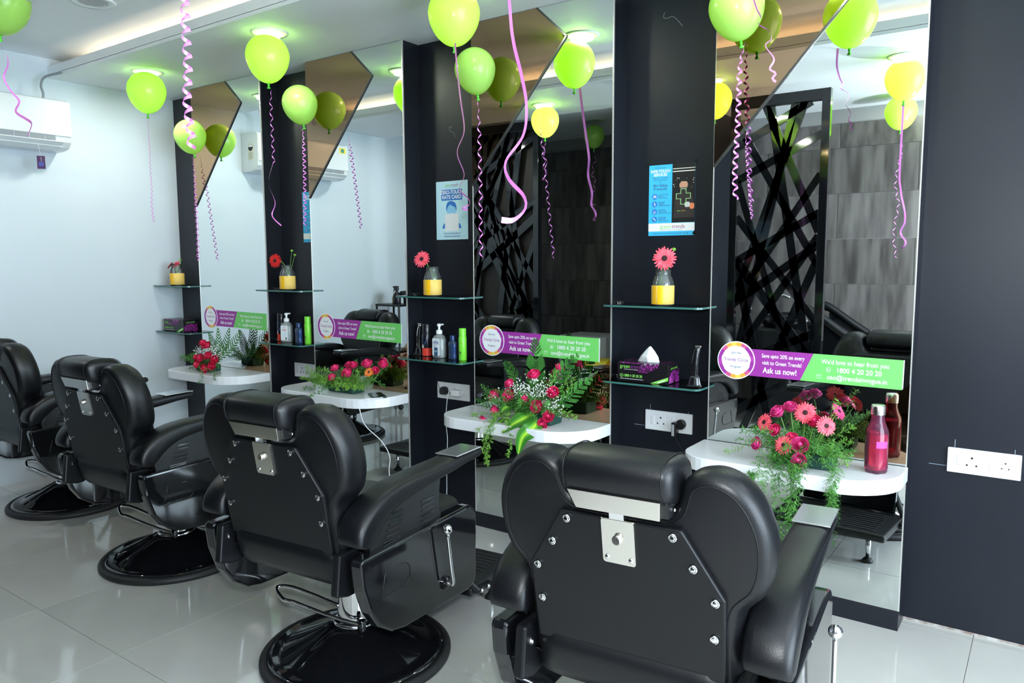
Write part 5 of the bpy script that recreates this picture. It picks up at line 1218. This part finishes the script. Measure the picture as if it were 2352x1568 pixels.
# low furniture glimpsed in the wash area
e = empty('storage_cabinet', (-3.70, -.62, 0), 'low white cabinet against the wood-look tile wall', 'cabinet')
MB().box(-.26, .26, -.20, .20, .05, .62).build('body', plastic_white, e, bevel=.004)
for sx in (-1, 1):
    d = MB().box(min(0, sx*.255)+.003, max(0, sx*.255)-.003, .20, .216, .06, .61).build('door', plastic_white, e, bevel=.002); MB().box(sx*.03-.004, sx*.03+.004, .216, .232, .30, .40).build('handle', chrome, d)
MB().box(-.24, .24, -.18, .18, 0, .05).build('kick_base', satin_black, e)
e = empty('stool', (-3.22, .08, 0), 'round yellow cushioned stool in the wash area doorway', 'stool')
MB().lathe([(.15, .40), (.17, .415), (.175, .45), (.16, .475), (.05, .485), (.001, .485)], 32).build('cushion', mat('yellow_vinyl', (.62, .48, .04), .4), e, smooth=True)
MB().lathe([(.02, .03), (.02, .40)], 16).build('post', chrome, e, smooth=True)
for k in range(5):
    a = 2*PI*k/5; l_ = MB().tube([(.02*math.cos(a), .02*math.sin(a), .07), (.19*math.cos(a), .19*math.sin(a), .045)], .012, 8).build('leg', chrome, e, smooth=True); MB().sphere((.19*math.cos(a), .19*math.sin(a), .022), .022, 12, 8).build('castor', rubber, l_, smooth=True)
# trolley behind the far chair with spray bottle, brush and white bottle
e = empty('trolley', (-4.93, .86, 0), 'slim black trolley against the left white wall', 'trolley')
for z in (.12, .52, .94): MB().box(-.15, .15, -.12, .12, z, z+.02).build('tray', satin_black, e, bevel=.004)
for sx in (-1, 1):
    for sy in (-1, 1):
        MB().lathe([(.010, .05), (.010, .96)], 10, (sx*.14, sy*.11, 0)).build('post', satin_black, e, smooth=True); MB().sphere((sx*.14, sy*.11, .026), .026, 12, 8).build('castor', rubber, e, smooth=True)
e = empty('spray_bottle', (-4.88, .90, .96), 'black trigger spray bottle on the trolley', 'bottle')
MB().lathe([(.034, 0), (.036, .004), (.036, .075), (.026, .098), (.013, .112), (.013, .125)], 24).build('bottle_body', satin_black, e, auto=50)
hd = MB().box(-.030, .020, -.011, .011, .125, .165).build('spray_head', satin_black, e, bevel=.006); MB().box(-.044, -.030, -.007, .007, .148, .162).build('nozzle', satin_black, hd, bevel=.002); MB().tube(catmull([(-.024, 0, .14), (-.036, 0, .125), (-.034, 0, .108)], 5), .0045, 8).build('trigger', satin_black, hd, smooth=True)
e = empty('neck_brush', (-4.85, .82, .96), 'black round neck duster brush on the trolley', 'brush')
MB().lathe([(.012, 0), (.018, .01), (.018, .05), (.03, .06)], 16).build('handle', satin_black, e, smooth=True); MB().lathe([(.03, .055), (.05, .08), (.055, .10), (.045, .115), (.001, .12)], 20).build('bristle_head', mat('bristle', (.012, .012, .012), .8, bump=.8, bscale=300), e, smooth=True)
e = empty('lotion_bottle', (-4.97, .84, .96), 'small white capped bottle on the trolley', 'bottle')
MB().lathe([(.02, 0), (.022, .003), (.022, .06), (.014, .068)], 18).build('bottle_body', mat('pale_gold', (.6, .5, .25), .4), e, auto=40); MB().lathe([(.015, .068), (.015, .095)], 16).build('cap', plastic_white, e, auto=40)

# pale hairline scratches on the dark panels
scr = mat('scratch', (.40, .44, .48), .8)
for pts, lab in (([(1527, 28), (1524, 40), (1532, 42), (1545, 38), (1556, 46), (1568, 60)], 'pale curled scratch on the dark panel above the safe-touch poster'), ([(1030, 294), (1038, 290), (1032, 299), (1042, 306), (1046, 316)], 'pale curled scratch on the dark panel above the rate card')):
    P_ = [onY(p[0], p[1], YW-.0006) for p in pts]
    tag(MB().tube(catmull(P_, 5), .0006, 4).build('scratch', scr, fix=False), lab, 'mark')
